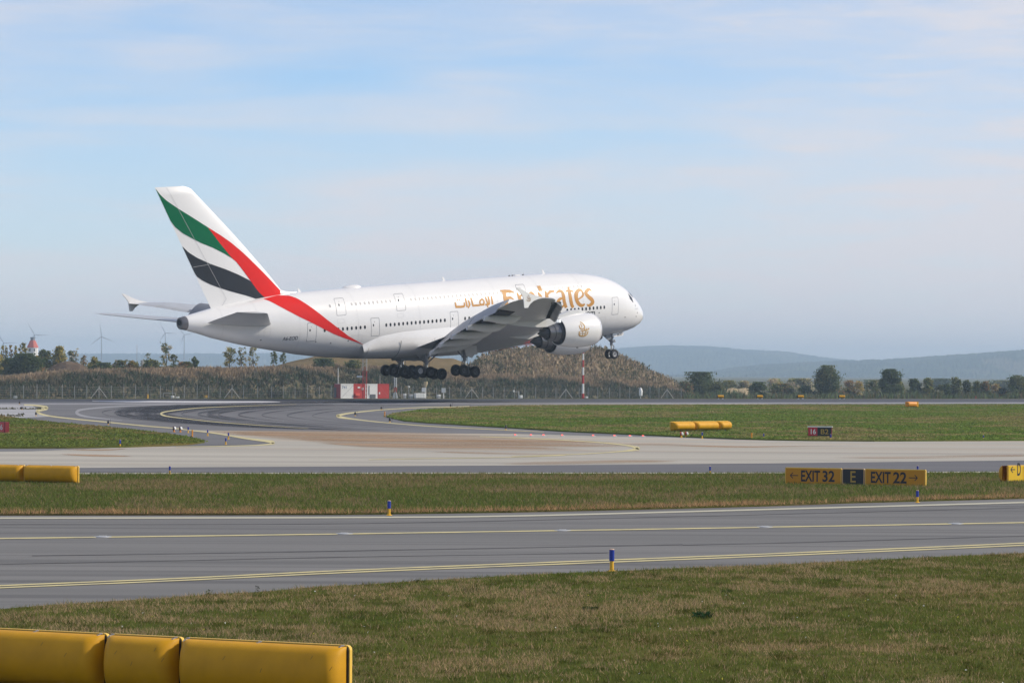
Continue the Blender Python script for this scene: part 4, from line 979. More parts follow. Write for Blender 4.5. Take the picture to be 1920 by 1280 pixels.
# ---- engines
NAC = [(-.02, 1.52), (-.12, 1.60), (-.10, 1.72), (.05, 1.82), (.4, 1.90), (1.0, 1.955), (1.8, 1.975), (2.6, 1.965), (3.4, 1.90), (4.2, 1.79), (4.9, 1.66), (5.28, 1.58), (5.27, 1.50)]
def engine(y, x0, zc, name='engine'):
    e = empty(name); e.parent = plane; e.location = (x0, y, zc)
    mb = MB(); mb.lathe(NAC, n=56); mb.build('nacelle', WHITE, e)
    mb = MB(); mb.lathe([(-.12, 1.60), (-.125, 1.66), (-.10, 1.725), (.0, 1.80), (.20, 1.862)], n=56); mb.build('intake_lip', SLATM, e)
    mb = MB(); mb.lathe([(-.02, 1.52), (.3, 1.46), (1.2, 1.44), (1.21, .3)], n=40); mb.lathe([(1.0, .02), (1.05, .2), (1.22, .36)], n=20); mb.build('fan', DARK, e)
    mb = MB(); mb.lathe([(4.4, 1.55), (5.24, 1.50), (5.25, 1.14)], n=48, smooth=False)
    mb.lathe([(4.6, 1.28), (5.3, 1.17), (5.9, 1.06), (6.5, .92), (6.95, .83), (6.94, .76)], n=48, mi=1)
    for a_ in (5.45, 6.2): mb.lathe([(a_, float(np.interp(a_, [5.3, 5.9, 6.5], [1.17, 1.06, .92])) + .012), (a_ + .10, float(np.interp(a_ + .1, [5.3, 5.9, 6.5], [1.17, 1.06, .92])) + .012)], n=48)
    mb.build('exhaust_nozzle', [DARK, CORE], e)
    mb = MB(); mb.lathe([(6.5, .70), (6.95, .66), (7.4, .50), (7.9, .24), (8.25, .06), (8.3, .0)], n=32); mb.build('exhaust_cone', DARK, e)
    mb = MB(); ay = abs(y); sec = []
    zt, zl = W(ay, WZL) - zc, W(ay, WZL) - zc
    for x, w_, zb, zt_ in ((.9, .06, 1.6, 2.02), (2.0, .26, 1.6, 2.36), (3.6, .34, 1.5, 2.3), (5.2, .34, .8, zl + .10), (6.8, .32, .7, zl + .25), (8.6, .30, zl - 1.0, zl + .2), (10.6, .24, zl - .75, zl), (12.4, .05, zl - .42, zl - .2)):
        sec.append([(x, -w_, zb), (x, w_, zb), (x, w_, zt_), (x, w_ * .5, zt_ + .06), (x, -w_ * .5, zt_ + .06), (x, -w_, zt_)])
    mb.loft(sec, 0, smooth=False); mb.build('pylon', bpy.data.materials['fairing_paint'], e)
    mb = MB(); mb.box((2.4, 0, -2.0), (.22, .08, .12)); mb.build('drain_mast', BLACKM, e)
    return e
ENG = [engine(y, x, z) for y, x, z in ((25.7, 29.95, -1.76), (14.7, 22.2, -3.25), (-14.7, 22.2, -3.25), (-25.7, 29.95, -1.76))]
mb = MB()
for i, s in enumerate(EMBLEM):
    for dxy, mi, off in (((.035, -.035), 1, .010), ((0, 0), 0, .016)):
        g = stroke_grid([(p[0] + dxy[0], p[1] + dxy[1], p[2]) for p in s], 2); rows = []
        for r in g:
            row = []
            for x, z in r:
                rad = float(np.interp(x - 29.95, [p[0] for p in NAC[2:12]], [p[1] for p in NAC[2:12]])) + off + .001 * (i % 3); dz = z + 1.76
                row.append((x - 29.95, math.sqrt(max(.01, rad * rad - dz * dz)), dz))
            rows.append(row)
        mb.loft(rows, mi, False, False, False)
mb.build('nacelle_emblem', [mat('emblem_gold', (.55, .33, .10), .4), BROWNINK], ENG[0])

# ---- landing gear
def wheel_mesh(r, w, hub=HUBM):
    mb = MB(); h = w / 2
    mb.lathe([(-h * .8, r * .50), (-h, r * .60), (-h * .98, r * .82), (-h * .72, r * .96), (-h * .3, r), (h * .3, r), (h * .72, r * .96), (h * .98, r * .82), (h, r * .60), (h * .8, r * .50)], 'y', n=28, mi=0)
    for s in (-1, 1):
        mb.lathe([(s * h * .8, r * .50), (s * h * .78, r * .42), (s * h * .45, r * .36), (s * h * .4, r * .18), (s * h * .85, r * .15), (s * h * .9, .001)], 'y', n=20, mi=1)
        mb.lathe([(s * h * .42, r * .35), (s * h * .41, r * .2)], 'y', n=20, mi=2)
    return mb
HUBD = mat('dark_hub_metal', (.07, .07, .075), .5, .4)
wproto = {}
def put_wheel(par, loc, key):
    if key not in wproto:
        mbx = wheel_mesh(.70, .52) if key != 'nose' else wheel_mesh(.635, .44)
        o = mbx.build('wheel', [RUBBER, HUBD if key == 'main' else HUBM, HUBD], par); wproto[key] = o
    else:
        o = wproto[key].copy(); COL.objects.link(o); o.parent = par
    o.location = loc; o.rotation_euler = (0, random.uniform(0, 3), 0)
def main_gear(x, y, axles, half, zc, tilt, top, door_out=None):
    g = empty('main_gear'); g.parent = plane; g.location = (x, y, zc)
    mb = MB()
    ca, sa = math.cos(tilt), math.sin(tilt)
    a0, a1 = axles[0], axles[-1]
    mb.tube((a0 * ca, 0, a0 * sa), (a1 * ca, 0, a1 * sa), .17, n=10)
    for a in axles: mb.tube((a * ca, -half, a * sa), (a * ca, half, a * sa), .11, n=10)
    mb.tube((0, 0, 0), (0, 0, top * .45), .15, n=12, mi=1); mb.tube((0, 0, top * .40), (0, 0, top), .24, n=12)
    mb.tube((0, .1, top * .5), (-1.5, .5, top), .09, n=8); mb.tube((0, -.1, top * .5), (1.4, -.2, top), .08, n=8)
    mb.tube((.2, 0, .15), (.55, 0, top * .28), .06, n=8); mb.tube((.55, 0, top * .28), (.2, 0, top * .46), .06, n=8)
    mb.tube((-.3, .2, .2), (-.25, .2, top), .03, n=6); mb.tube((.3, -.2, .1), (.3, -.15, top), .03, n=6)
    mb.tube((a1 * ca * .8, .15, a1 * sa * .8 + .1), (.1, .12, top * .42), .05, n=6)
    mb.build('gear_leg', [STEEL, CHROME], g)
    for i, a in enumerate(axles):
        for s in (-1, 1): put_wheel(g, (a * ca, s * half, a * sa), 'light' if (abs(y) < 4 and y > 0 and s > 0 and i == len(axles) - 1) else 'main')
    return g
for sd in (1, -1):
    gw = main_gear(33.82, 6.23 * sd, (-.87, .87), .76, -6.56, R(10), 3.0)
    gb = main_gear(36.92, 2.63 * sd, (-1.7, 0, 1.7), .76, -6.52, R(10.5), 2.2)
    mb = plate(WLGDOOR, 7.6 * sd, .04); mb.build('gear_door', [bpy.data.materials['fairing_paint']], plane)
    mb = plate([(39.6, -4.6), (35.0, -4.7), (35.1, -5.0), (35.9, -5.28), (37.0, -5.1), (39.4, -4.95)], .9 * sd, .03); mb.build('gear_door', [WINGD], plane)
ng = empty('nose_gear'); ng.parent = plane; ng.location = (5.25, 0, -6.57)
mb = MB()
mb.tube((0, -.7, 0), (0, .7, 0), .09, n=10); mb.tube((0, 0, 0), (-.08, 0, 1.3), .12, n=12, mi=1); mb.tube((-.06, 0, 1.1), (-.16, 0, 2.7), .20, n=12)
mb.tube((-.1, .12, 1.5), (1.3, .25, 2.7), .08, n=8); mb.tube((-.1, -.12, 1.5), (1.3, -.25, 2.7), .08, n=8); mb.tube((-.05, 0, .25), (-.5, 0, .85), .06, n=8); mb.tube((-.5, 0, .85), (-.1, 0, 1.4), .06, n=8)
mb.box((-.35, 0, 1.55), (.35, .6, .16)); mb.box((-.45, .2, 1.75), (.16, .2, .2), 1); mb.box((-.45, -.2, 1.75), (.16, .2, .2), 1); mb.tube((-.15, -.35, 2.1), (-.15, .35, 2.1), .09, n=8)
mb.build('gear_leg', [STEEL, CHROME], ng)
for s in (-1, 1): put_wheel(ng, (0, s * .5, 0), 'nose')
for sd in (1, -1):
    plate(NLGDOOR, 1.0 * sd, .03).build('gear_door', WHITE, plane)
    plate([(6.9, -4.08), (5.85, -4.05), (5.9, -4.5), (6.4, -4.78), (6.75, -4.5)], .85 * sd, .03).build('gear_door', WINGD, plane)
vs, fs = fit_text('EOD', .85, .28, .03)
mb = MB(); mb.add([(5.0 - vx * .98 - vz * .0, 1.036, -4.30 + vz + (vx) * .14) for vx, vz in vs], fs); mb.build('gear_door_lettering', INK, plane)

# ------------------------------------------------------------------ airfield signs
def sign_frame(a, b):
    """object axes of a sign standing from a (left, seen from the camera) to b (right): x along, y away from the viewer"""
    d = (b - a); d.z = 0; L = d.length; x = d.normalized(); y = Vector((-x.y, x.x, 0))
    return Matrix(((x.x, y.x, 0, a.x), (x.y, y.y, 0, a.y), (0, 0, 1, 0), (0, 0, 0, 1))), L
def rr_box(mb, x0, x1, y0, y1, z0, z1, r, mi=0, n=4):
    """box with rounded corners in the x-z outline"""
    pts = []
    for cx, cz, a0 in ((x1 - r, z1 - r, 0), (x0 + r, z1 - r, 90), (x0 + r, z0 + r, 180), (x1 - r, z0 + r, 270)):
        for k in range(n): a = R(a0 + 90 * k / (n - 1)); pts.append((cx + r * math.cos(a), cz + r * math.sin(a)))
    mb.loft([[(x, y0, z) for x, z in pts], [(x, y1, z) for x, z in pts]], mi, True, True, True, False)
def bulge(mb, x0, x1, y0, dep, z0, z1, sgn, mi=0, nx=15, na=14):
    """half-round back of a sign box, its ends drawn in"""
    L = x1 - x0; H = (z1 - z0) / 2; zc = (z0 + z1) / 2; rows = []
    for i in range(nx):
        q = i / (nx - 1); x = x0 + L * (q if 0 < i < nx - 1 else q)
        e = min(q, 1 - q) * L
        s = math.sqrt(max(0.0, 1 - max(0, 1 - e / (dep * .62)) ** 2)) if e < dep * .62 else 1.0
        s = max(s, .0)
        rows.append([(x, y0 + sgn * dep * (.02 + .98 * s) * math.sin(math.pi * k / na) ** .75, zc - H * math.cos(math.pi * k / na)) for k in range(na + 1)])
    mb.loft(rows, mi, False, False, False)
def xs_dense(x0, x1, dep):
    a = list(np.linspace(x0, x0 + dep * .62, 9)) + list(np.linspace(x0 + dep * .62, x1 - dep * .62, 4))[1:-1] + list(np.linspace(x1 - dep * .62, x1, 9)); return a
def bulge2(mb, x0, x1, y0, dep, z0, z1, sgn, mi=0, na=16):
    H = (z1 - z0) / 2; zc = (z0 + z1) / 2; rows = []
    for x in xs_dense(x0, x1, dep):
        e = min(x - x0, x1 - x); s = math.sqrt(max(0.0, 1 - max(0, 1 - e / (dep * .62)) ** 2))
        rows.append([(x, y0 + sgn * dep * (.03 + .97 * s) * math.sin(math.pi * k / na) ** .7, zc - H * math.cos(math.pi * k / na)) for k in range(na + 1)])
    mb.loft(rows, mi, False, False, False)
def legs(root, xs, H0, rad=.03):
    for x in xs:
        mb = MB(); mb.tube((x, .06, -.02), (x, .06, H0), rad, n=10); mb.tube((x, .06, .0), (x, .06, .02), rad * 2.6, n=12); mb.build('leg', GREYM, root)
def put_text(root, items, y, mtls, name='lettering', parent=None):
    mb = MB()
    for txt, x, z, w, h, mi, bold in items:
        if txt in ('<-', '->'):
            d = -1 if txt == '<-' else 1; tip = x + (w if d > 0 else 0); t = h * .10
            tail = x if d > 0 else x + w
            zc = z + h / 2
            mb.box(((tip + tail) / 2 - d * t * .4, y, zc), (w - t * .9, .004, t * 1.15), mi)
            for s in (-1, 1):
                a, b = Vector((tip, y, zc)), Vector((tip - d * h * .40, y, zc + s * h * .40)); n_ = Vector((0, 0, 0)); dd = (b - a).normalized(); n_ = Vector((-dd.z, 0, dd.x)) * t * .6
                mb.add([a + n_ + Vector((0, -.001 * (s + 2), 0)), a - n_ + Vector((0, -.001 * (s + 2), 0)), b - n_ + Vector((0, -.001 * (s + 2), 0)), b + n_ + Vector((0, -.001 * (s + 2), 0))], [(0, 1, 2, 3)], mi)
        else:
            vs, fs = fit_text(txt, w, h, bold); mb.add([(x + vx, y, z + vz) for vx, vz in vs], fs, mi)
    return mb.build(name, mtls, parent or root)
# direction sign on the median: three cabinets side by side
a, b = gz(1472, 906.5, .06), gz(1735.5, 911.5, .06)
Mx, L = sign_frame(a, b); H = 31.0 / pxm(a.y) + .0
root = empty('direction_sign'); root.matrix_world = Mx
tag(root, 'three-panel yellow and black taxiway sign reading EXIT32 E EXIT22 on the median grass', 'sign')
q = L / 263.5; z0 = .06; hh = .53
for (p0, p1, face, items, mi) in ((0, 106.5, YELFACE, [('<-', 10, 9, 15, 12.5, 0, 0), ('EXIT', 30.5, 4.8, 36, 20, 0, .025), ('32', 71, 4.8, 23, 20, 0, .025)], 0),
                                  (108, 149.5, BLKFACE, [('E', 123.6, 4.8, 10, 20, 1, .01)], 1),
                                  (151, 263.5, YELFACE, [('EXIT', 162, 4.6, 37, 20, 0, .025), ('22', 203.5, 4.6, 25, 20, 0, .025), ('->', 232.5, 8.5, 16, 12.5, 0, 0)], 0)):
    mb = MB(); rr_box(mb, p0 * q, p1 * q, 0, .09, z0, z0 + hh, .035); pn = mb.build('sign_panel', YELRIM if mi == 0 else mat('sign_rim_tan', (.62, .42, .22), .5), root)
    mb = MB(); rr_box(mb, (p0 + 1.5) * q, (p1 - 1.6) * q, -.006, .0, z0 + .025, z0 + hh - .03, .02); mb.build('sign_face', face, pn)
    mb = MB(); bulge2(mb, p0 * q + .01, p1 * q - .01, .09, .22, z0 + .02, z0 + hh - .02, 1); mb.build('sign_back', YEL, pn)
    put_text(root, [(t, x * q, z0 + z * hh / 29.5, w * q, h * hh / 29.5, m_, bo) for t, x, z, w, h, m_, bo in items], -.010, [INK, YELINK], parent=pn)
legs(root, [20 * q, 86 * q, 128 * q, 172 * q, 243 * q], z0 + .01)
# near sign seen from behind, cut by the frame
a, b = gz(-175, 1168.2, .70), gz(656, 1209, .70)
Mx, L = sign_frame(a, b); root = empty('airfield_sign'); root.matrix_world = Mx
tag(root, 'largest yellow sign cabinet row seen from behind at the bottom left corner', 'sign')
q = L / 831.0; hh = .62; z0 = .08
for i, (p0, p1) in enumerate(((0, 392), (394, 531), (534, 831))):
    x0, x1 = p0 * q, p1 * q
    mb = MB(); rr_box(mb, x0, x1, 0.0, .05, z0, z0 + hh, .05); cab = mb.build('sign_cabinet', YELRIM, root)
    mb = MB(); bulge2(mb, x0 + .025, x1 - .03, -.012, .27, z0 + .012, z0 + hh - .014, -1); mb.build('sign_back', YEL, cab)
    mb = MB(); rr_box(mb, x0 + .012, x1 - .012, -.012, .0, z0 + .012, z0 + hh - .010, .045); mb.build('seal', BLKFACE, cab)
    for t in ([.02, .33, .66, .97] if i == 0 else [.06, .92] if i == 1 else [.03, .47, .96]):
        xc = x0 + (x1 - x0) * t; mb = MB()
        mb.box((xc, -.035, z0 + hh - .018), (.022, .085, .010), 0, None); mb.tube((xc - .02, -.012, z0 + hh - .006), (xc + .02, -.012, z0 + hh - .006), .008, n=6); mb.box((xc - .006, -.08, z0 + hh - .034), (.016, .02, .02))
        mb.build('clip', CLIP, cab)
    xc = x0 + (x1 - x0) * (.58 if i != 1 else .40); mb = MB()
    zz = z0 + hh - .062; yy = -.1245
    mb.add([(xc - .045, yy, zz - .012), (xc + .045, yy, zz - .012), (xc + .045, yy + .016, zz + .012), (xc - .045, yy + .016, zz + .012)], [(0, 1, 2, 3)]); mb.build('label', STICKER, cab)
    for t_, zq, ln in ((.22, .80, .05), (.74, .90, .03), (.45, .62, .04), (.86, .72, .06)):
        mb = MB(); xs_ = x0 + (x1 - x0) * (t_ + .05 * i); k0 = int(4 + zq * 8)
        def on(k): return (-.012 - .272 * math.sin(math.pi * k / 16) ** .7 - .003, z0 + .012 + (hh - .026) / 2 * (1 - math.cos(math.pi * k / 16)))
        (ya, za), (yb, zb) = on(k0), on(k0 + .8)
        mb.add([(xs_, ya, za), (xs_ + .006, ya, za), (xs_ + .006 + ln * .5, yb, zb), (xs_ + ln * .5, yb, zb)], [(0, 1, 2, 3)]); mb.build('scuff', SCUFF, cab)
    for t in (.2, .8):
        xc = x0 + (x1 - x0) * t; mb = MB(); mb.tube((xc, .02, -.02), (xc, .02, z0 + .01), .035, n=10); mb.build('leg', GREYM, cab)
# yellow sign on the median at the left edge, seen from behind
a, b = gz(-165, 899, .07), gz(147, 905.5, .07)
Mx, L = sign_frame(a, b); root = empty('airfield_sign'); root.matrix_world = Mx
tag(root, 'yellow sign cabinets seen from behind on the median grass at the left edge', 'sign')
q = L / 312.0; hh = 32.5 / pxm(b.y); z0 = .07
for p0, p1 in ((0, 212), (213.5, 312)):
    x0, x1 = p0 * q, p1 * q
    mb = MB(); rr_box(mb, x0, x1, 0, .05, z0, z0 + hh, .04); cab = mb.build('sign_cabinet', YELRIM, root)
    mb = MB(); bulge2(mb, x0 + .02, x1 - .03, -.006, .27, z0 + .01, z0 + hh - .012, -1); mb.build('sign_back', YEL, cab)
    for t in (.05, .5, .95): mb = MB(); mb.box((x0 + (x1 - x0) * t, -.03, z0 + hh - .008), (.03, .06, .02)); mb.build('clip', CLIP, cab)
    for t in (.2, .8): mb = MB(); mb.tube((x0 + (x1 - x0) * t, .02, -.02), (x0 + (x1 - x0) * t, .02, z0 + .01), .035, n=10); mb.build('leg', GREYM, cab)
# three-cabinet sign seen from behind on the far grass
a, b = gz(1257, 807, .14), gz(1373, 807.2, .14)
Mx, L = sign_frame(a, b + Vector((0, 4.0, 0))); root = empty('airfield_sign'); root.matrix_world = Mx
tag(root, 'bright yellow three-cabinet sign seen from behind on the far green grass', 'sign')
q = L / 116.0; hh = 17.0 / pxm(a.y); z0 = .14
for p0, p1 in ((0, 41.5), (43, 89.5), (91, 116)):
    x0, x1 = p0 * q, p1 * q
    mb = MB(); rr_box(mb, x0, x1, 0, .06, z0, z0 + hh, .05); cab = mb.build('sign_cabinet', YELRIM, root)
    mb = MB(); bulge2(mb, x0 + .02, x1 - .02, -.006, .42, z0 + .015, z0 + hh - .015, -1); mb.build('sign_back', YEL, cab)
    for t in (.2, .8): mb = MB(); mb.tube((x0 + (x1 - x0) * t, .02, -.02), (x0 + (x1 - x0) * t, .02, z0 + .01), .04, n=8); mb.build('leg', GREYM, cab)
# runway sign 16 B2
a, b = gz(1515, 817, .14), gz(1559.5, 817.4, .14)
Mx, L = sign_frame(a, b); root = empty('runway_sign'); root.matrix_world = Mx
tag(root, 'small red and black sign reading 16 B2 on the far grass edge', 'sign')
q = L / 44.5; hh = 17.0 / pxm(a.y); z0 = .14
mb = MB(); mb.box((L / 2, .15, z0 + hh / 2), (L, .3, hh)); mb.build('sign_cabinet', [mat('maroon_cabinet', (.16, .012, .02), .5)], root)
mb = MB(); mb.box((9 * q, -.012, z0 + hh / 2), (17 * q, .02, hh * .94)); p_ = mb.build('sign_face', REDFACE, root)
put_text(root, [('16', 5.2 * q, z0 + 3.6 * q, 9.6 * q, 9.6 * q, 0, .02)], -.028, [WHITEINK], parent=p_)
mb = MB(); mb.box((30.5 * q, -.012, z0 + hh / 2), (25.5 * q, .02, hh * .94)); p_ = mb.build('sign_face', BLKFACE, root)
put_text(root, [('B2', 24 * q, z0 + 3.6 * q, 14.5 * q, 9.6 * q, 0, .015)], -.028, [YELINK], parent=p_)
mb = MB(); mb.box((L / 2, .15, z0 + hh + .01), (L + .06, .36, .05)); mb.build('lid', WHITEP, root)
legs(root, [L * .15, L * .85], z0 + .01, .04)
# sign D at the right edge
a, b = gz(1890, 902, .07), gz(2010, 899.5, .07)
Mx, L = sign_frame(a, b); root = empty('direction_sign'); root.matrix_world = Mx
tag(root, 'bright yellow sign with left arrow and letter D at the right edge', 'sign')
q = L / 120.0; hh = 30.0 / pxm(a.y); z0 = .07
mb = MB(); rr_box(mb, 0, L, 0, .06, z0, z0 + hh, .025); pn = mb.build('sign_panel', YELRIM, root)
for p0, p1 in ((1, 27), (28, 118)):
    mb = MB(); mb.box(((p0 + p1) / 2 * q, -.005, z0 + hh / 2), ((p1 - p0) * q, .01, hh * .9)); mb.build('sign_face', [mat('sunlit_yellow_face', (.72, .46, .010), .4)], pn)  # sunlight on this face put into a brighter yellow
put_text(root, [('<-', 4.5 * q, z0 + 10 * q, 8 * q, 10 * q, 0, 0), ('D', 16.5 * q, z0 + 7.0 * q, 6.6 * q, 16.5 * q, 0, .02), ('EXIT', 36 * q, z0 + 7 * q, 40 * q, 16 * q, 0, .02)][:2], -.012, [INK], parent=pn)
mb = MB(); bulge2(mb, -8.0 * q, L, .06, .30, z0 + .01, z0 + hh - .01, 1); mb.build('sign_back', YEL, pn)
legs(root, [L * .12, L * .5, L * .88], z0 + .01)
# small yellow sign by the runway edge
a, b = gz(1700.5, 762.4, .15), gz(1722.5, 762.4, .15)
Mx, L = sign_frame(a, b); root = empty('runway_sign'); root.matrix_world = Mx
tag(root, 'small orange-yellow sign box standing by the runway edge on the right', 'sign')
hh = 9.6 / pxm(a.y)
mb = MB(); rr_box(mb, 0, L * .84, 0, .3, .15, .15 + hh, .05); mb.build('sign_cabinet', ORANGE, root)
mb = MB(); bulge2(mb, .05, L * .82, 0, .2, .17, .13 + hh, -1); mb.build('sign_back', ORANGE, root)
mb = MB(); rr_box(mb, L * .86, L, 0, .34, .15, .15 + hh, .04); mb.build('sign_end', YEL, root)
legs(root, [L * .2, L * .7], .16, .04)
# red sign at the left edge
a, b = gz(-14, 809.5, .1), gz(9.8, 810.5, .1)
Mx, L = sign_frame(a, b); root = empty('runway_sign'); root.matrix_world = Mx
tag(root, 'red sign with white marks cut by the left edge on the island grass', 'sign')
hh = 19.5 / pxm(a.y)
mb = MB(); mb.box((L / 2, .12, .1 + hh / 2), (L, .24, hh)); mb.build('sign_cabinet', mat('maroon_sign_cabinet', (.2, .012, .02), .5), root)
mb = MB(); mb.box((L * .48, -.01, .1 + hh / 2), (L * .9, .02, hh * .92)); p_ = mb.build('sign_face', [mat('pink_red_face', (.62, .045, .06), .45)], root)
put_text(root, [('16', L * .50, .1 + hh * .24, L * .32, hh * .52, 0, .02)], -.024, [WHITEINK], parent=p_)
legs(root, [L * .2, L * .8], .11, .04)

# ------------------------------------------------------------------ edge markers
def marker(h, r, c_lo=POSTY, c_hi=BLUE, split=.46):
    root = empty('edge_marker')
    mb = MB(); mb.lathe([(0, r * 2.0), (.012, r * 2.0), (.02, r * 1.5), (h * .07, r * 1.05)], 'z', n=18); mb.build('base', c_lo, root)
    mb = MB(); mb.tube((0, 0, h * .06), (0, 0, h * (split + .02)), r * .82, r * .80, 18); mb.build('post', c_lo, root)
    mb = MB(); mb.tube((0, 0, h * split), (0, 0, h * .965), r, r, 18); mb.build('sleeve', c_hi, root)
    mb = MB(); mb.lathe([(h * .96, r * 1.02), (h * .985, r * .95), (h, r * .6), (h * 1.0, .001)], 'z', n=18); mb.build('cap', [mat('pale_cap', (.62, .42, .28), .5)] if 'pale_cap' not in bpy.data.materials else bpy.data.materials['pale_cap'], root)
    return root
proto = None
MK = [(1147, 1069.5, 42, 'tall blue and yellow marker post standing by the near grass edge'),
      (729.5, 965, 28, 'blue and orange marker post at the far taxiway edge left of centre'),
      (1720, 941, 23, 'blue marker post on the taxiway edge in front of the EXIT22 panel'),
      (318.3, 888, 15.5, 'blue and yellow marker post beside the median grass right of the left sign'),
      (1331.3, 888.5, 15.5, 'blue and yellow marker post at the upper median edge left of the EXIT32 panel'),
      (1720.5, 888, 16, 'blue marker post half hidden behind the top of the EXIT22 panel'),
      (225, 838.3, 15, 'blue and yellow marker post at the lower edge of the left grass island'),
      (423.3, 832.6, 13, 'blue marker post on the dark asphalt tip nearest the concrete'),
      (428.3, 822.6, 12.5, 'blue and white marker post on the yellow line near the asphalt tip'),
      (389.3, 816.5, 12, 'blue and orange marker post beside the yellow line right of the orange stub'),
      (352.8, 811, 12, 'blue marker post just right of the two white guard lamps'),
      (1316.6, 821.4, 12, 'blue and yellow marker post in front of the three-cabinet yellow sign'),
      (1431.8, 822.8, 11, 'blue marker post beside the orange stub on the far grass edge'),
      (1557.5, 825.3, 12, 'blue and yellow marker post at the right end of the 16 B2 sign'),
      (1844, 824, 9, 'lone blue marker post on the far grass edge at the right')]
proto = marker(1.0, .115)
for i, (u, v, hp, lab) in enumerate(MK):
    o = proto if i == 0 else copy_tree(proto)
    p = gz(u, v, .02); h = hp / pxm(p.y); o.location = (p.x, p.y, .012); o.scale = (h * (1 if i < 3 else .95), h * (1 if i < 3 else .95), h)
    tag(o, lab, 'edge marker', 'blue edge marker posts along the taxiways')
proto = None
for i, (u, v, hp, lab) in enumerate(((360.5, 817.8, 12.5, 'orange stub post without sleeve between two blue markers left of the asphalt tip'), (1409.3, 822.8, 12, 'orange stub post on the far grass edge right of the three-cabinet sign'), (721.3, 781.2, 10, 'small orange stub post at the tip of the right grass island'))):
    p = gz(u, v, .02); h = hp / pxm(p.y)
    if proto is None:
        proto = empty('stub_post'); mb = MB(); mb.lathe([(0, .2), (.02, .2), (.03, .12)], 'z', n=14); mb.build('base', ORANGE, proto)
        mb = MB(); mb.tube((0, 0, .02), (0, 0, .97), .11, n=14); mb.lathe([(.97, .11), (1, .08), (1.0, .001)], 'z', n=14); mb.build('post', ORANGE, proto); o = proto
    else: o = copy_tree(proto)
    o.location = (p.x, p.y, .012); o.scale = (h, h, h); tag(o, lab, 'stub post', 'orange stub posts')
# runway edge lights: black head on a yellow stem
proto = None
EL = [(203, 796.2, 9, 'small black edge lamp on the yellow line above the left island'), (36.5, 757.8, 6, 'small black edge lamp on the pale pad, farthest left'), (41.3, 767.8, 6.5, 'small black edge lamp among weeds on the pale pad'), (67.5, 779.6, 8, 'black edge lamp where the yellow line bends by the pale pad'),
      (666, 779.4, 8, 'black edge lamp inside the right yellow bend'), (715, 768.6, 7, 'black edge lamp on the upper arm of the right yellow line'), (731, 791.4, 9, 'black edge lamp just below the tip of the right grass island'), (948.5, 805.6, 9, 'black edge lamp at the lower edge of the right grass island'), (845, 763.8, 7, 'black edge lamp at the top edge of the right island below the wheels')]
for i, (u, v, hp, lab) in enumerate(EL):
    p = gz(u, v, .02); h = hp / pxm(p.y)
    if proto is None:
        proto = empty('edge_lamp'); mb = MB(); mb.lathe([(0, .26), (.03, .26), (.05, .1), (.3, .09)], 'z', n=14); mb.build('stem', POSTY, proto)
        mb = MB(); mb.lathe([(.28, .10), (.34, .22), (.62, .25), (.78, .21), (.92, .12), (1.0, .03), (1.0, .001)], 'z', n=16); mb.build('lamp_head', BLACKM, proto)
        mb = MB(); mb.tube((.45, 0, 0), (.45, 0, 1.25), .03, n=6); mb.build('flag_rod', BLACKM, proto); o = proto
    else: o = copy_tree(proto)
    o.location = (p.x, p.y, .016); o.scale = (h, h, h); tag(o, lab, 'edge lamp', 'black edge lamps round the turn')
# guard lamps
proto = None
for i, (u, v, lab, kind) in enumerate(((326.2, 809.4, 'left one of the two white guard lamps by the yellow line', 0), (338, 809.6, 'right one of the two white guard lamps by the yellow line', 0),
                               (1277.5, 819.6, 'left one of the red-topped guard lamps below the three-cabinet sign', 1), (1286.8, 819.2, 'right one of the red-topped guard lamps below the three-cabinet sign', 1))):
    p = gz(u, v, .02); k = 10.0 / pxm(p.y)
    root = empty('guard_lamp', (p.x, p.y, .012)); root.scale = (k, k, k); tag(root, lab, 'guard lamp', 'runway guard lamps')
    mb = MB(); mb.lathe([(0, .3), (.04, .3), (.06, .16), (.42, .14)], 'z', n=14); mb.build('stem', ORANGE if kind == 0 else POSTY, root)
    mb = MB(); mb.lathe([(-.16, .36), (0, .38), (.16, .30), (.2, .001)], 'x', (-.05, 0, .7), n=18); mb.build('housing', mat('brown_lamp_housing', (.10, .05, .03), .5) if kind == 0 else REDC, root)
    mb = MB(); mb.tube((.12, -.14, .72), (.30, -.2, .74), .32, .26, 16); mb.build('lens', WHITEP, root)
# lit stop lamps let into the concrete
proto = None
SL = [966, 995.5, 1019, 1054, 1112, 1152, 1181, 1205.5]
for i, u in enumerate(SL):
    p = gz(u, np.interp(u, [960, 1240], [816.2, 818.4]), .008)
    if proto is None:
        proto = empty('stop_lamp'); mb = MB(); mb.lathe([(0, .16), (.02, .14), (.035, .07), (.036, .001)], 'z', n=14); mb.build('housing', GREYM, proto)
        mb = MB(); mb.box((0, -.07, .05), (.11, .06, .07)); mb.build('lens', REDLIT, proto); o = proto
    else: o = copy_tree(proto)
    o.location = p; tag(o, 'lit red stop lamp let into the concrete, ' + ('first', 'second', 'third', 'fourth', 'fifth', 'sixth', 'seventh', 'last')[i] + ' of eight from the left', 'stop lamp', 'row of lit red stop lamps across the concrete')
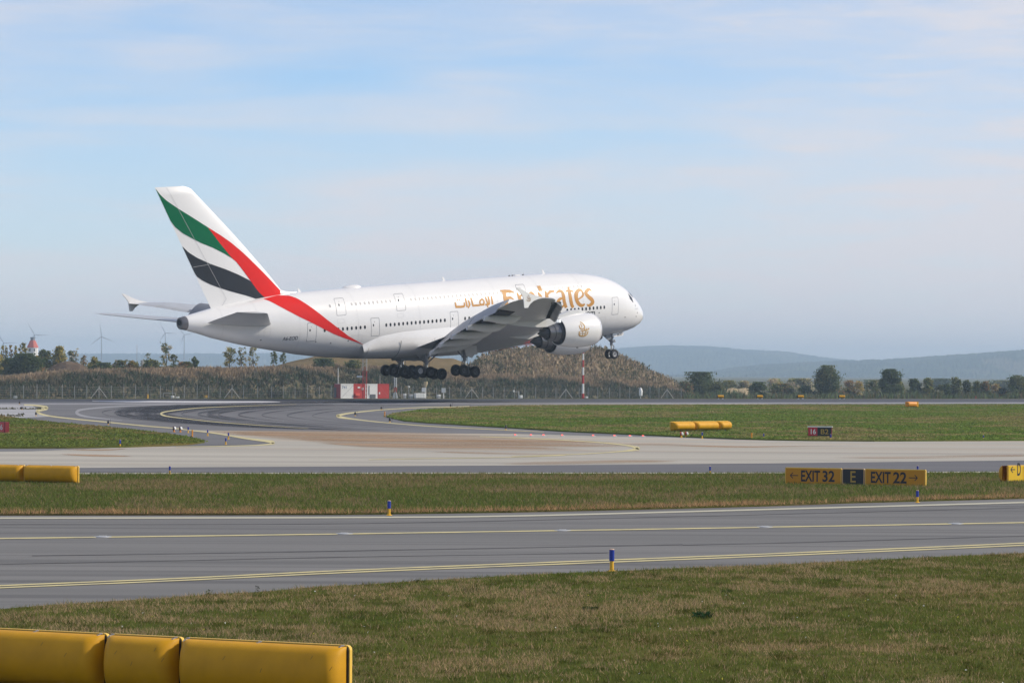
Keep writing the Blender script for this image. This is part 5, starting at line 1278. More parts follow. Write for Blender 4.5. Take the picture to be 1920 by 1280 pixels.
# inset lamps in the gaps of the taxiway centre line
proto = None
for i, (u, v, lab) in enumerate(((193, 1006.2, 'pale inset lamp in the centre line, first gap from the left'), (646, 1000.4, 'pale inset lamp in the centre line, second gap from the left'), (1055, 994.2, 'pale inset lamp in the centre line left of the near marker post'), (1434, 987.6, 'pale inset lamp in the centre line, second gap from the right'), (1792, 981.6, 'pale inset lamp in the centre line, last gap on the right'))):
    p = gz(u, v, .006)
    if proto is None:
        proto = empty('inset_lamp'); mb = MB(); mb.lathe([(0, .20), (.012, .19), (.02, .12), (.022, .001)], 'z', n=18); mb.build('housing', GREYM, proto)
        mb = MB(); mb.box((0, -.05, .02), (.16, .06, .02)); mb.build('lens', WHITEP, proto); o = proto
    else: o = copy_tree(proto)
    o.location = p; tag(o, lab, 'inset lamp', 'inset lamps along the taxiway centre line')

# ------------------------------------------------------------------ perimeter fence
def base_at(u, Y): p = at(u, 700, Y); return Vector((p.x, Y, fgz(p.x, Y)))
PU = [20.5, 44.5, 69.5, 92, 117, 140, 163, 186, 209, 232.5, 254.5, 277.8, 301, 323.8, 345.8, 370, 391.5, 413, 435.2, 457, 483.5, 509.5, 531.8, 553.5, 576.8, 599, 621, 643, 664, 687, 709, 731.5, 753, 774.5, 796.5, 819, 843, 864.5, 884.8, 905.3, 925, 945.5, 965, 984.5, 1004.5, 1023.8, 1042.5, 1061.3, 1086.3, 1103, 1120.8, 1142.8, 1162.5, 1180.8, 1201.3, 1219, 1236, 1251, 1277.5]
PU = [-46, -24, -2] + PU
BR = [186, 435.2, 884.8, 1061.3, 1251]
pf = base_at(20, fenceY(20)); fence = empty('perimeter_fence', pf); bpy.context.view_layer.update()
tag(fence, 'long wire fence on pale concrete posts along the foot of the weedy embankment', 'fence')
pm = None; finv = Matrix.Translation(-pf)
HF = 2.35
for u in PU:
    p = base_at(u, fenceY(u)) - pf
    if pm is None:
        mb = MB(); mb.box((0, 0, HF / 2), (.12, .12, HF)); mb.box((0, .08, HF + .12), (.10, .10, .36)); pm = mb.build('fence_post', CONCP, fence); o = pm
    else: o = pm.copy(); COL.objects.link(o); o.parent = fence
    o.location = p; o.rotation_euler = (0, 0, random.uniform(-.1, .1)); o.scale = (1, 1, random.uniform(.96, 1.08))
    if u in BR:
        for s in (-1, 1):
            mb = MB(); mb.tube(p + Vector((0, 0, HF * .92)), p + Vector((s * 1.55, s * .6, .05)), .085, n=6, smooth=False); mb.build('fence_brace', CONCP, fence)
for k in range(7):
    mb = MB(); h = .25 + k * .34
    for a_, b_ in zip(PU[:-1], PU[1:]):
        p, q_ = base_at(a_, fenceY(a_)) - pf, base_at(b_, fenceY(b_)) - pf
        mb.tube(p + Vector((0, 0, h)), q_ + Vector((0, 0, h)), .012, n=3, caps=False)
    mb.build('wire', GREYM, fence)

# ------------------------------------------------------------------ equipment beyond the runway
YE = 655.0
def eq(u, Y=YE, v=None): return base_at(u, Y) if v is None else at(u, v, Y)
def px2m(p, Y=YE): return p / pxm(Y)
# red and white equipment shelter
pL = eq(639); wL = px2m(89.0) / math.cos(R(30)); root = empty('equipment_shelter', pL, R(30)); tag(root, 'red and white panelled equipment shelter numbered 741 before the embankment', 'shelter')
hS = 2.75; z_ = 0
Mw = [(0, 23.3, WHITEP), (23.3, 45, REDC), (45, 67.6, WHITEP), (67.6, 89, REDC)]
k = wL / 89
for p0, p1, m_ in Mw:
    mb = MB(); mb.box(((p0 + p1) / 2 * k, 1.3, hS / 2), ((p1 - p0) * k - .02, 2.6, hS)); w_ = mb.build('wall_panel', m_, root)
    mb = MB(); mb.box(((p0 + p1) / 2 * k, -.03, hS - .06), ((p1 - p0) * k - .06, .06, .10)); mb.box(((p0 + p1) / 2 * k, -.03, .08), ((p1 - p0) * k - .06, .06, .12)); mb.build('frame', m_, w_)
put_text(root, [('741', 2.2 * k, hS - .95, 8.5 * k, .55, 0, .02)], -.012, [mat('blue_grey_lettering', (.16, .22, .36), .5)])
mb = MB(); mb.box((-.04, 1.3, hS / 2 - .02), (.06, 2.56, hS - .04)); mb.build('end_wall', mat('shaded_red_wall', (.27, .02, .025), .5, var=.1), root)  # panel red darkened, the shade on this end put into its colour
mb = MB(); mb.box((-.10, 2.0, 1.1), (.06, .8, 1.9)); mb.build('door', mat('dark_shelter_door', (.08, .09, .11), .5), root)
mb = MB(); mb.box((30 * k, -.16, .75), (.9, .3, .5)); mb.build('air_unit', mat('red_air_unit', (.70, .10, .07), .5), root)
mb = MB(); mb.box((33 * k, -.05, hS - .7), (.5, .08, .3)); mb.box((40 * k, -.05, 1.8), (.35, .08, .5)); mb.box((71 * k, -.05, 1.0), (.25, .08, .4)); mb.build('warning_plate', WHITEP, root)
mb = MB(); mb.box((59 * k, -.10, .42), (1.0, .18, .75)); mb.box((52 * k, -.04, 1.55), (.12, .06, 1.7)); mb.build('cable_cabinet', mat('dark_cable_cabinet', (.12, .13, .14), .5), root)
mb = MB(); mb.tube((2.0 * k, -.02, .2), (22.5 * k, -.02, 2.4), .025, n=6); mb.tube((72 * k, -.02, 2.3), (87 * k, -.02, .3), .025, n=6); mb.build('wall_stay', PANELLINE, root)
mb = MB(); mb.box((79 * k, -.02, 1.25), (2.0, .04, 2.2)); mb.build('door', REDC, root)
# lattice masts
def lattice(name, label, u, w, H, bands, Y=YE - 3):
    p = eq(u, Y); root = empty(name, p); tag(root, label, 'mast'); h = w / 2; n = int(H / w)
    for sx, sy in ((-1, -1), (1, -1), (1, 1), (-1, 1)):
        mb = MB()
        for z0_, z1_, mi in bands: mb.tube((sx * h, sy * h, z0_), (sx * h, sy * h, z1_), .06, n=5, mi=mi, smooth=False)
        mb.build('upright', [REDC, WHITEP, GREYM], root)
    for i in range(n):
        mb = MB(); z0_, z1_ = i * w, (i + 1) * w; mi = next((m_ for a_, b_, m_ in bands if a_ <= z0_ < b_), 2)
        for (ax, ay), (bx, by) in (((-1, -1), (1, -1)), ((1, -1), (1, 1)), ((1, 1), (-1, 1)), ((-1, 1), (-1, -1))):
            mb.tube((ax * h, ay * h, z0_), (bx * h, by * h, z1_), .035, n=4, mi=mi, smooth=False); mb.tube((ax * h, ay * h, z1_), (bx * h, by * h, z1_), .035, n=4, mi=mi, smooth=False)
        mb.build('lattice_bay', [REDC, WHITEP, GREYM], root)
    return root
m1 = lattice('lattice_mast', 'red lattice mast with grey upper part standing in front of the shelter', 684, .72, 8.6, [(0, 5.1, 0), (5.1, 8.6, 2)])
mb = MB(); mb.box((-.95, -.1, 4.05), (1.05, .08, .32)); mb.build('sign_board', mat('pale_blue_board', (.55, .62, .70), .5), m1)
m2 = lattice('lattice_mast', 'slim red and white lattice mast right of the shelter below the wheels', 741.5, .42, 6.2, [(0, 1.1, 1), (1.1, 2.0, 0), (2.0, 4.2, 1), (4.2, 6.2, 0)])
mb = MB()
for s in (-1, 1): mb.tube((s * .2, -.2, 1.1), (s * .42, -.2, 0), .07, n=6, mi=1)
mb.build('foot', [REDC, WHITEP], m2)
def pole(name, label, u, v0, r, mtl, Y=YE, cat_='pole', extra=None):
    p = eq(u, Y); H = at(u, v0, Y).z - p.z; root = empty(name, p); tag(root, label, cat_)
    mb = MB(); mb.tube((0, 0, 0), (0, 0, H), r, r * .8, 8); mb.build('shaft', mtl, root)
    if extra: extra(root, H)
    return root
pole('whip_aerial', 'thin white whip aerial rising above the left end of the shelter', 634, 690, .07, WHITEP, YE + 4, 'aerial')
pole('thin_pole', 'thin brownish pole behind the right end of the shelter', 712.5, 704, .06, CONCP, YE + 5)
def band_pole(u, v0, Y):
    p = eq(u, Y); H = at(u, v0, Y).z - p.z; root = empty('banded_mast', p); tag(root, 'tall red and white banded mast rising beneath the near engine', 'mast')
    z = 0; n = 0; bands = [1.5, 3.0, 2.6, 2.4, 2.2, 2.0, 2.0]
    for i, b_ in enumerate(bands):
        b_ = b_ * H / sum(bands); mb = MB(); mb.tube((0, 0, z), (0, 0, z + b_), .26 * (1 - z / H * .45), .26 * (1 - (z + b_) / H * .45), 12); mb.build('band', REDC if i % 2 == 0 else WHITEP, root); z += b_
band_pole(1093.3, 650, 700)
def add_box(root, c, d, name, m_): mb = MB(); mb.box(c, d); return mb.build(name, m_, root)
def rain(root, H):
    mb = MB(); mb.lathe([(H - .1, .12), (H + .1, .16), (H + .55, .34), (H + .95, .36), (H + .93, .3)], 'z', n=14); mb.build('funnel', mat('tan_funnel', (.55, .44, .28), .6), root)
    add_box(root, (-.42, 0, H - .55), (.62, .5, .78), 'instrument_box', WHITEP)
pole('weather_instrument', 'weather instrument with tan funnel on a post behind the white cabinets', 798.5, 725, .09, WHITEP, YE - 2, 'instrument', rain)
def topbox(root, H): add_box(root, (0, 0, H - .25), (.75, .6, .85), 'instrument_box', WHITEP)
pole('weather_instrument', 'white box instrument on a single post right of the white cabinets', 832, 729, .10, WHITEP, YE - 2, 'instrument', topbox)
def lampt(root, H): mb = MB(); mb.lathe([(H, .05), (H + .12, .2), (H + .3, .2), (H + .36, .02)], 'z', n=12); mb.build('lamp', WHITEP, root)
pole('lamp_post', 'thin post with small white lamp right of the slim lattice mast', 766.7, 727, .05, GREYM, YE - 2, 'post', lampt)
def cabinet(u, w, v0, label, n=1, m_=None, Y=YE - 3, nm='cabinet', foot=.1):
    p = eq(u, Y); H = at(u, v0, Y).z - p.z; root = empty(nm, p, R(24)); tag(root, label, 'cabinet'); W_ = px2m(w, Y)
    for i in range(n):
        x = (i + .5) / n * W_ - W_ / 2; add_box(root, (x, 0, H / 2 + foot / 2), (W_ / n - .03, .8, H - foot), 'housing', m_ or WHITEP); add_box(root, (x, -.41, H / 2 + foot / 2), (W_ / n - .14, .03, H - foot - .14), 'door', m_ or WHITEP)
    add_box(root, (0, 0, foot / 2), (W_ * .9, .6, foot), 'plinth', GREYM)
    return root
cabinet(787.5, 20.5, 736.8, 'pair of white equipment cabinets right of the slim lattice mast', 4)
cabinet(759, 4, 737.5, 'tiny white box on a post left of the white cabinet pair', foot=.55)
cabinet(771.5, 4.6, 739, 'small white box just left of the white cabinet pair', foot=.4)
cabinet(822.8, 5.6, 739.5, 'small white cabinet between the two weather instruments', foot=.4)
cabinet(976.5, 5.6, 740.5, 'white cabinet beside a lamp post under the mound', Y=690)
cabinet(1099.4, 4.4, 743, 'small white cabinet right of the banded mast foot', Y=700)
cabinet(324, 4.6, 741.5, 'left one of two white boxes before the left fence', Y=668)
cabinet(333.6, 4.2, 743, 'right one of two white boxes before the left fence', Y=668)
cabinet(386, 5.0, 740.5, 'ochre box beside the left fence post', m_=mat('ochre_box', (.45, .27, .04), .5), Y=672)
cabinet(29, 6, 742, 'pale grey box at the foot of the fence, far left', m_=GREYM, Y=660)
def crossarm(root, H): add_box(root, (-.5, 0, H - .1), (1.1, .08, .08), 'arm', WHITEP); mb = MB(); mb.lathe([(H - .25, .06), (H - .1, .18), (H + .15, .12), (H + .2, .01)], 'z', (-1.0, 0, 0), n=10); mb.build('lamp', WHITEP, root)
pole('lamp_post', 'white lamp post with a side arm left of a white cabinet', 973, 733, .06, WHITEP, 690, 'post', crossarm)
def sensor(root, H):
    mb = MB(); mb.lathe([(.45, .12), (.6, .36), (1.6, .40), (2.0, .30), (2.3, .10)], 'z', n=14); mb.build('housing', WHITEP, root); add_box(root, (-.3, 0, 2.2), (.7, .08, .08), 'arm', WHITEP)
pole('weather_instrument', 'white cylinder instrument with a small arm at the right end of the mound', 1201.5, 726, .07, WHITEP, 760, 'instrument', sensor)
pole('marker_stake', 'yellow stake beside the fence on the left', 277.5, 739, .14, POSTY, 664, 'stake')
pole('thin_pole', 'thin pole among bushes left of the airliner tail', 256.5, 646, .05, GREYM, 800)
pole('marker_stake', 'thin red stake beyond the runway at the right', 1830, 742, .07, REDC, 640, 'stake')
mb = MB(); p = eq(306.5, 666); root = empty('pipe_rail', p); tag(root, 'low grey pipe rail before the left fence', 'rail')
for x in (0, 2.3): mb = MB(); mb.tube((x, 0, 0), (x, 0, 1.0), .04, n=6); mb.build('upright', GREYM, root)
mb = MB(); mb.tube((0, 0, 1.0), (2.3, 0, 1.0), .04, n=6); mb.build('bar', GREYM, root)
# approach path lights
proto = None
for i, (u, v, lab) in enumerate(((1351.5, 743.2, 'yellow and black approach light unit, leftmost of the row of four'), (1425, 743.6, 'yellow and black approach light unit, second of four from the left'), (1501.5, 744.4, 'yellow and black approach light unit, third of four from the left'), (1579, 745, 'yellow and black approach light unit, rightmost of the row of four'))):
    Y = 468.75 / (1 - .807 * (u - 960) / F) + 3; p = at(u, v, Y); b = base_at(u, Y)
    if proto is None:
        proto = empty('approach_light'); hgt = max(.3, p.z - b.z)
        mb = MB(); rr = []
        for x, s_ in ((-.42, .8), (-.38, 1), (.38, 1), (.42, .8)): rr.append([(x, .42 * s_ * math.cos(t), hgt + .21 * s_ * math.sin(t)) for t in np.linspace(0, 2 * math.pi, 14, endpoint=False)])
        mb.loft(rr, 0); mb.build('housing', YEL, proto)
        mb = MB(); mb.box((-.50, 0, hgt - .02), (.14, .6, .36)); mb.build('hood', BLACKM, proto)
        for x in (-.3, .3):
            mb = MB(); mb.tube((x, 0, -.1), (x, 0, hgt), .045, n=6); mb.box((x, 0, .04), (.2, .5, .08)); mb.build('leg', WHITEP, proto)
        o = proto
    else: o = copy_tree(proto)
    o.location = b; tag(o, lab, 'approach light', 'row of four approach light units beyond the runway')

# ------------------------------------------------------------------ far away: tower, hide, turbines
Yt = 1500.0
p = at(61, 700, Yt); root = empty('tower', (p.x, Yt, -3.4)); tag(root, 'white octagonal tower with a red roof and grey cap above the left bushes', 'tower')
def octa(mb, z0, r0, z1, r1, mi=0, n=8): mb.loft([[(r0 * math.cos(t + .3), r0 * math.sin(t + .3), z0) for t in np.linspace(0, 2 * math.pi, n, endpoint=False)], [(r1 * math.cos(t + .3), r1 * math.sin(t + .3), z1) for t in np.linspace(0, 2 * math.pi, n, endpoint=False)]], mi, True, True, True, False)
zt = lambda v: at(61, v, Yt).z + 3.4
mb = MB(); octa(mb, 0, 2.35, zt(651.5), 2.35); mb.build('wall', WHITEP, root)
mb = MB(); octa(mb, zt(651.5), 2.55, zt(638), 1.15); mb.build('roof', mat('red_tile_roof', (.50, .13, .10), .8, var=.1), root)
mb = MB(); octa(mb, zt(638), 1.0, zt(634), .95); octa(mb, zt(634), 1.1, zt(632), 1.05); mb.build('cap', mat('grey_lead_cap', (.20, .22, .25), .6), root)
for a_ in (-1.1, -2.0): mb = MB(); mb.box((2.2 * math.cos(a_), 2.2 * math.sin(a_), zt(656)), (.5, .4, 1.2)); mb.build('window', DARKER, root)
p = at(1427, 700, 1050); root = empty('lookout_hut', (p.x, 1050, -3.4)); tag(root, 'small lookout hut with a white roof on legs between the bushes', 'hut')
zl = lambda v: at(1427, v, 1050).z + 3.4
add_box(root, (0, 0, (zl(722) + zl(715)) / 2), (1.5, 1.5, zl(715) - zl(722)), 'cabin', mat('dark_timber', (.10, .075, .06), .8))
add_box(root, (0, 0, zl(714.5)), (1.8, 1.8, .22), 'roof', WHITEP); add_box(root, (.05, -.76, zl(718)), (.6, .03, .5), 'window', GLASS)
for sx in (-.6, .6):
    for sy in (-.6, .6): mb = MB(); mb.tube((sx * 1.2, sy * 1.2, 0), (sx, sy, zl(722)), .09, n=6); mb.build('leg', mat('timber_leg', (.16, .12, .09), .8) if 'timber_leg' not in bpy.data.materials else bpy.data.materials['timber_leg'], root)
p = at(267, 700, 900); root = empty('concrete_stump', (p.x, 900, at(267, 692, 900).z)); tag(root, 'pale concrete stump among the bushes left of the tail', 'stump')
mb = MB(); mb.tube((0, 0, -1.5), (0, 0, at(267, 676, 900).z - root.location.z), .5, .42, 8); mb.build('shaft', CONCP, root); mb = MB(); mb.tube((0, 0, 2.0), (0, 0, 2.25), .5, .5, 8); mb.build('cap', CONCP, root)
TURB = mat('hazed_turbine_paint', (.26, .28, .31), .5)  # greyed from white, distance haze put into the colour
proto = None; YT = 5000.0
for i, (u, v, rot, bl, lab) in enumerate(((190.5, 631, 8, 27, 'pale wind turbine standing clear between the tower and the airliner tail'), (65, 628, 30, 27, 'faint wind turbine just behind the red-roofed tower'), (310, 624, 28, 23, 'faint wind turbine below the airliner tail, left of two'), (345.5, 627.5, 40, 22, 'faint wind turbine below the airliner tail, right of two'), (7, 643, 32, 27, 'faint wind turbine cut by the left edge'))):
    p = at(u, v, YT)
    if proto is None:
        proto = empty('wind_turbine'); H0 = 43.0
        mb = MB(); mb.tube((0, 0, -H0), (0, 0, -.5), 1.0, .55, 10); mb.build('tower', TURB, proto)
        mb = MB(); mb.box((0, .8, .1), (1.2, 3.4, 1.3)); mb.build('nacelle', TURB, proto)
        rot_ = []
        mb = MB(); mb.lathe([(-2.4, .02), (-2.1, .66), (-1.4, 1.0)], 'y', n=12); mb.build('hub', TURB, proto)
        for k in range(3):
            a_ = R(8) + k * 2 * math.pi / 3; d = Vector((-math.sin(a_), 0, math.cos(a_))); s_ = Vector((math.cos(a_), 0, math.sin(a_))); mb = MB(); rr = []
            for t, w_, th in ((0, .35, .35), (.08, .4, .3), (.2, .68, .22), (.5, .42, .15), (1.0, .12, .05)):
                c = d * (20.4 * t) + Vector((0, -1.7, 0)); rr.append([c + s_ * w_ + Vector((0, th, 0)), c + s_ * w_ - Vector((0, th, 0)), c - s_ * w_ * .6 - Vector((0, th, 0)), c - s_ * w_ * .6 + Vector((0, th, 0))])
            mb.loft(rr, 0, smooth=False); mb.build('blade', TURB, proto)
        o = proto
    else: o = copy_tree(proto)
    o.location = p; k = bl / 27.0; o.scale = (k, k, k)
    if i:
        for ch in o.children:
            if ch.name.split('.')[0] == 'blade': ch.rotation_euler = (0, -R(rot - 8), 0)
    tag(o, lab, 'wind turbine', 'wind turbines on the plain')

# ------------------------------------------------------------------ vegetation
def quads(c, s, n, asp=1.0, up=0.0):
    """n random small quads of size s (array) about points c"""
    d1 = RNG.normal(size=(n, 3)); d1[:, 2] *= (1 + up); d1 /= np.linalg.norm(d1, axis=1)[:, None]
    r = RNG.normal(size=(n, 3)); d2 = np.cross(d1, r); d2 /= np.linalg.norm(d2, axis=1)[:, None]
    a, b = d1 * (s * .5 * asp)[:, None], d2 * (s * .5)[:, None]
    return np.stack([c - a - b * .5, c + b * .2 - a * .2 - b, c + a, c + b - a * .3], 1)
DG, OL, YG, YE_, PA, OB, GR = (.085, .115, .053), (.19, .195, .078), (.28, .265, .075), (.50, .39, .09), (.55, .46, .27), (.30, .19, .085), (.125, .160, .070)
def plant(name, label, catg, u, vt, vb, wpx, Y, cols, dens=1.0, kind='bush', group=None, leaf=.42, trunk=True, lobes=None):
    b = at(u, vb, Y); Ht = at(u, vt, Y).z - b.z; Wd = wpx / pxm(Y)
    root = empty(name, b); tag(root, label, catg, group)
    n_l = lobes or (7 if kind == 'bush' else 12)
    lo = .0 if kind == 'bush' else (.06 if kind == 'tree' else .12)
    C = []
    for i in range(n_l * 3):
        th, q = RNG.uniform(0, 2 * math.pi), RNG.uniform(0, 1)
        zz = lo + (1 - lo) * RNG.uniform(.05, .92); prof = math.sin(math.pi * min(1, (zz - lo) / (1 - lo) * .80 + .20)) ** .6
        rr = Wd * .5 * prof * math.sqrt(q) * .85
        C.append((rr * math.cos(th), rr * math.sin(th), zz * Ht))
    C.append((RNG.normal() * .1 * Wd, 0, Ht * .90)); C = np.array(C)
    N = int(dens * (220 + 55 * Wd * Ht))
    k = RNG.integers(0, len(C), N); sp = (.17 if kind != 'sparse' else .10) * Wd * RNG.uniform(.6, 1.2, len(C))
    P = C[k] + RNG.normal(size=(N, 3)) * sp[k][:, None] * np.array([.62, .62, .55])
    P[:, 2] = np.clip(P[:, 2], .05 * Ht, Ht * 1.02)
    cc = np.array(cols); ck = RNG.integers(0, len(cols), len(C)); cl = cc[ck][k] * RNG.uniform(.7, 1.3, (N, 1)) * RNG.uniform(.9, 1.1, (N, 3))
    sw = RNG.random(N) < .2; cl[sw] = cc[RNG.integers(0, len(cols), sw.sum())]
    quads_mesh('crown', quads(P, RNG.uniform(.6, 1.3, N) * leaf, N), 4, [(0, 1, 2, 3)], cl, LEAF, root)
    if trunk:
        mb = MB(); mb.tube((0, 0, -.3), (RNG.normal() * .05, 0, Ht * .45), max(.05, Wd * .035), max(.03, Wd * .018), 7)
        for i in range(4 if kind == 'bush' else 8):
            t = C[RNG.integers(0, len(C))]; z0 = Ht * RNG.uniform(.08, .42); mb.tube((0, 0, z0), tuple(t), max(.03, Wd * .014), .015, 5)
        mb.build('trunk', BARK, root)
    return root
G1, G2, G3 = 'bushes and trees beyond the runway on the right', 'autumn bushes and trees above the left embankment', 'sparse trees behind the embankment below the tail'
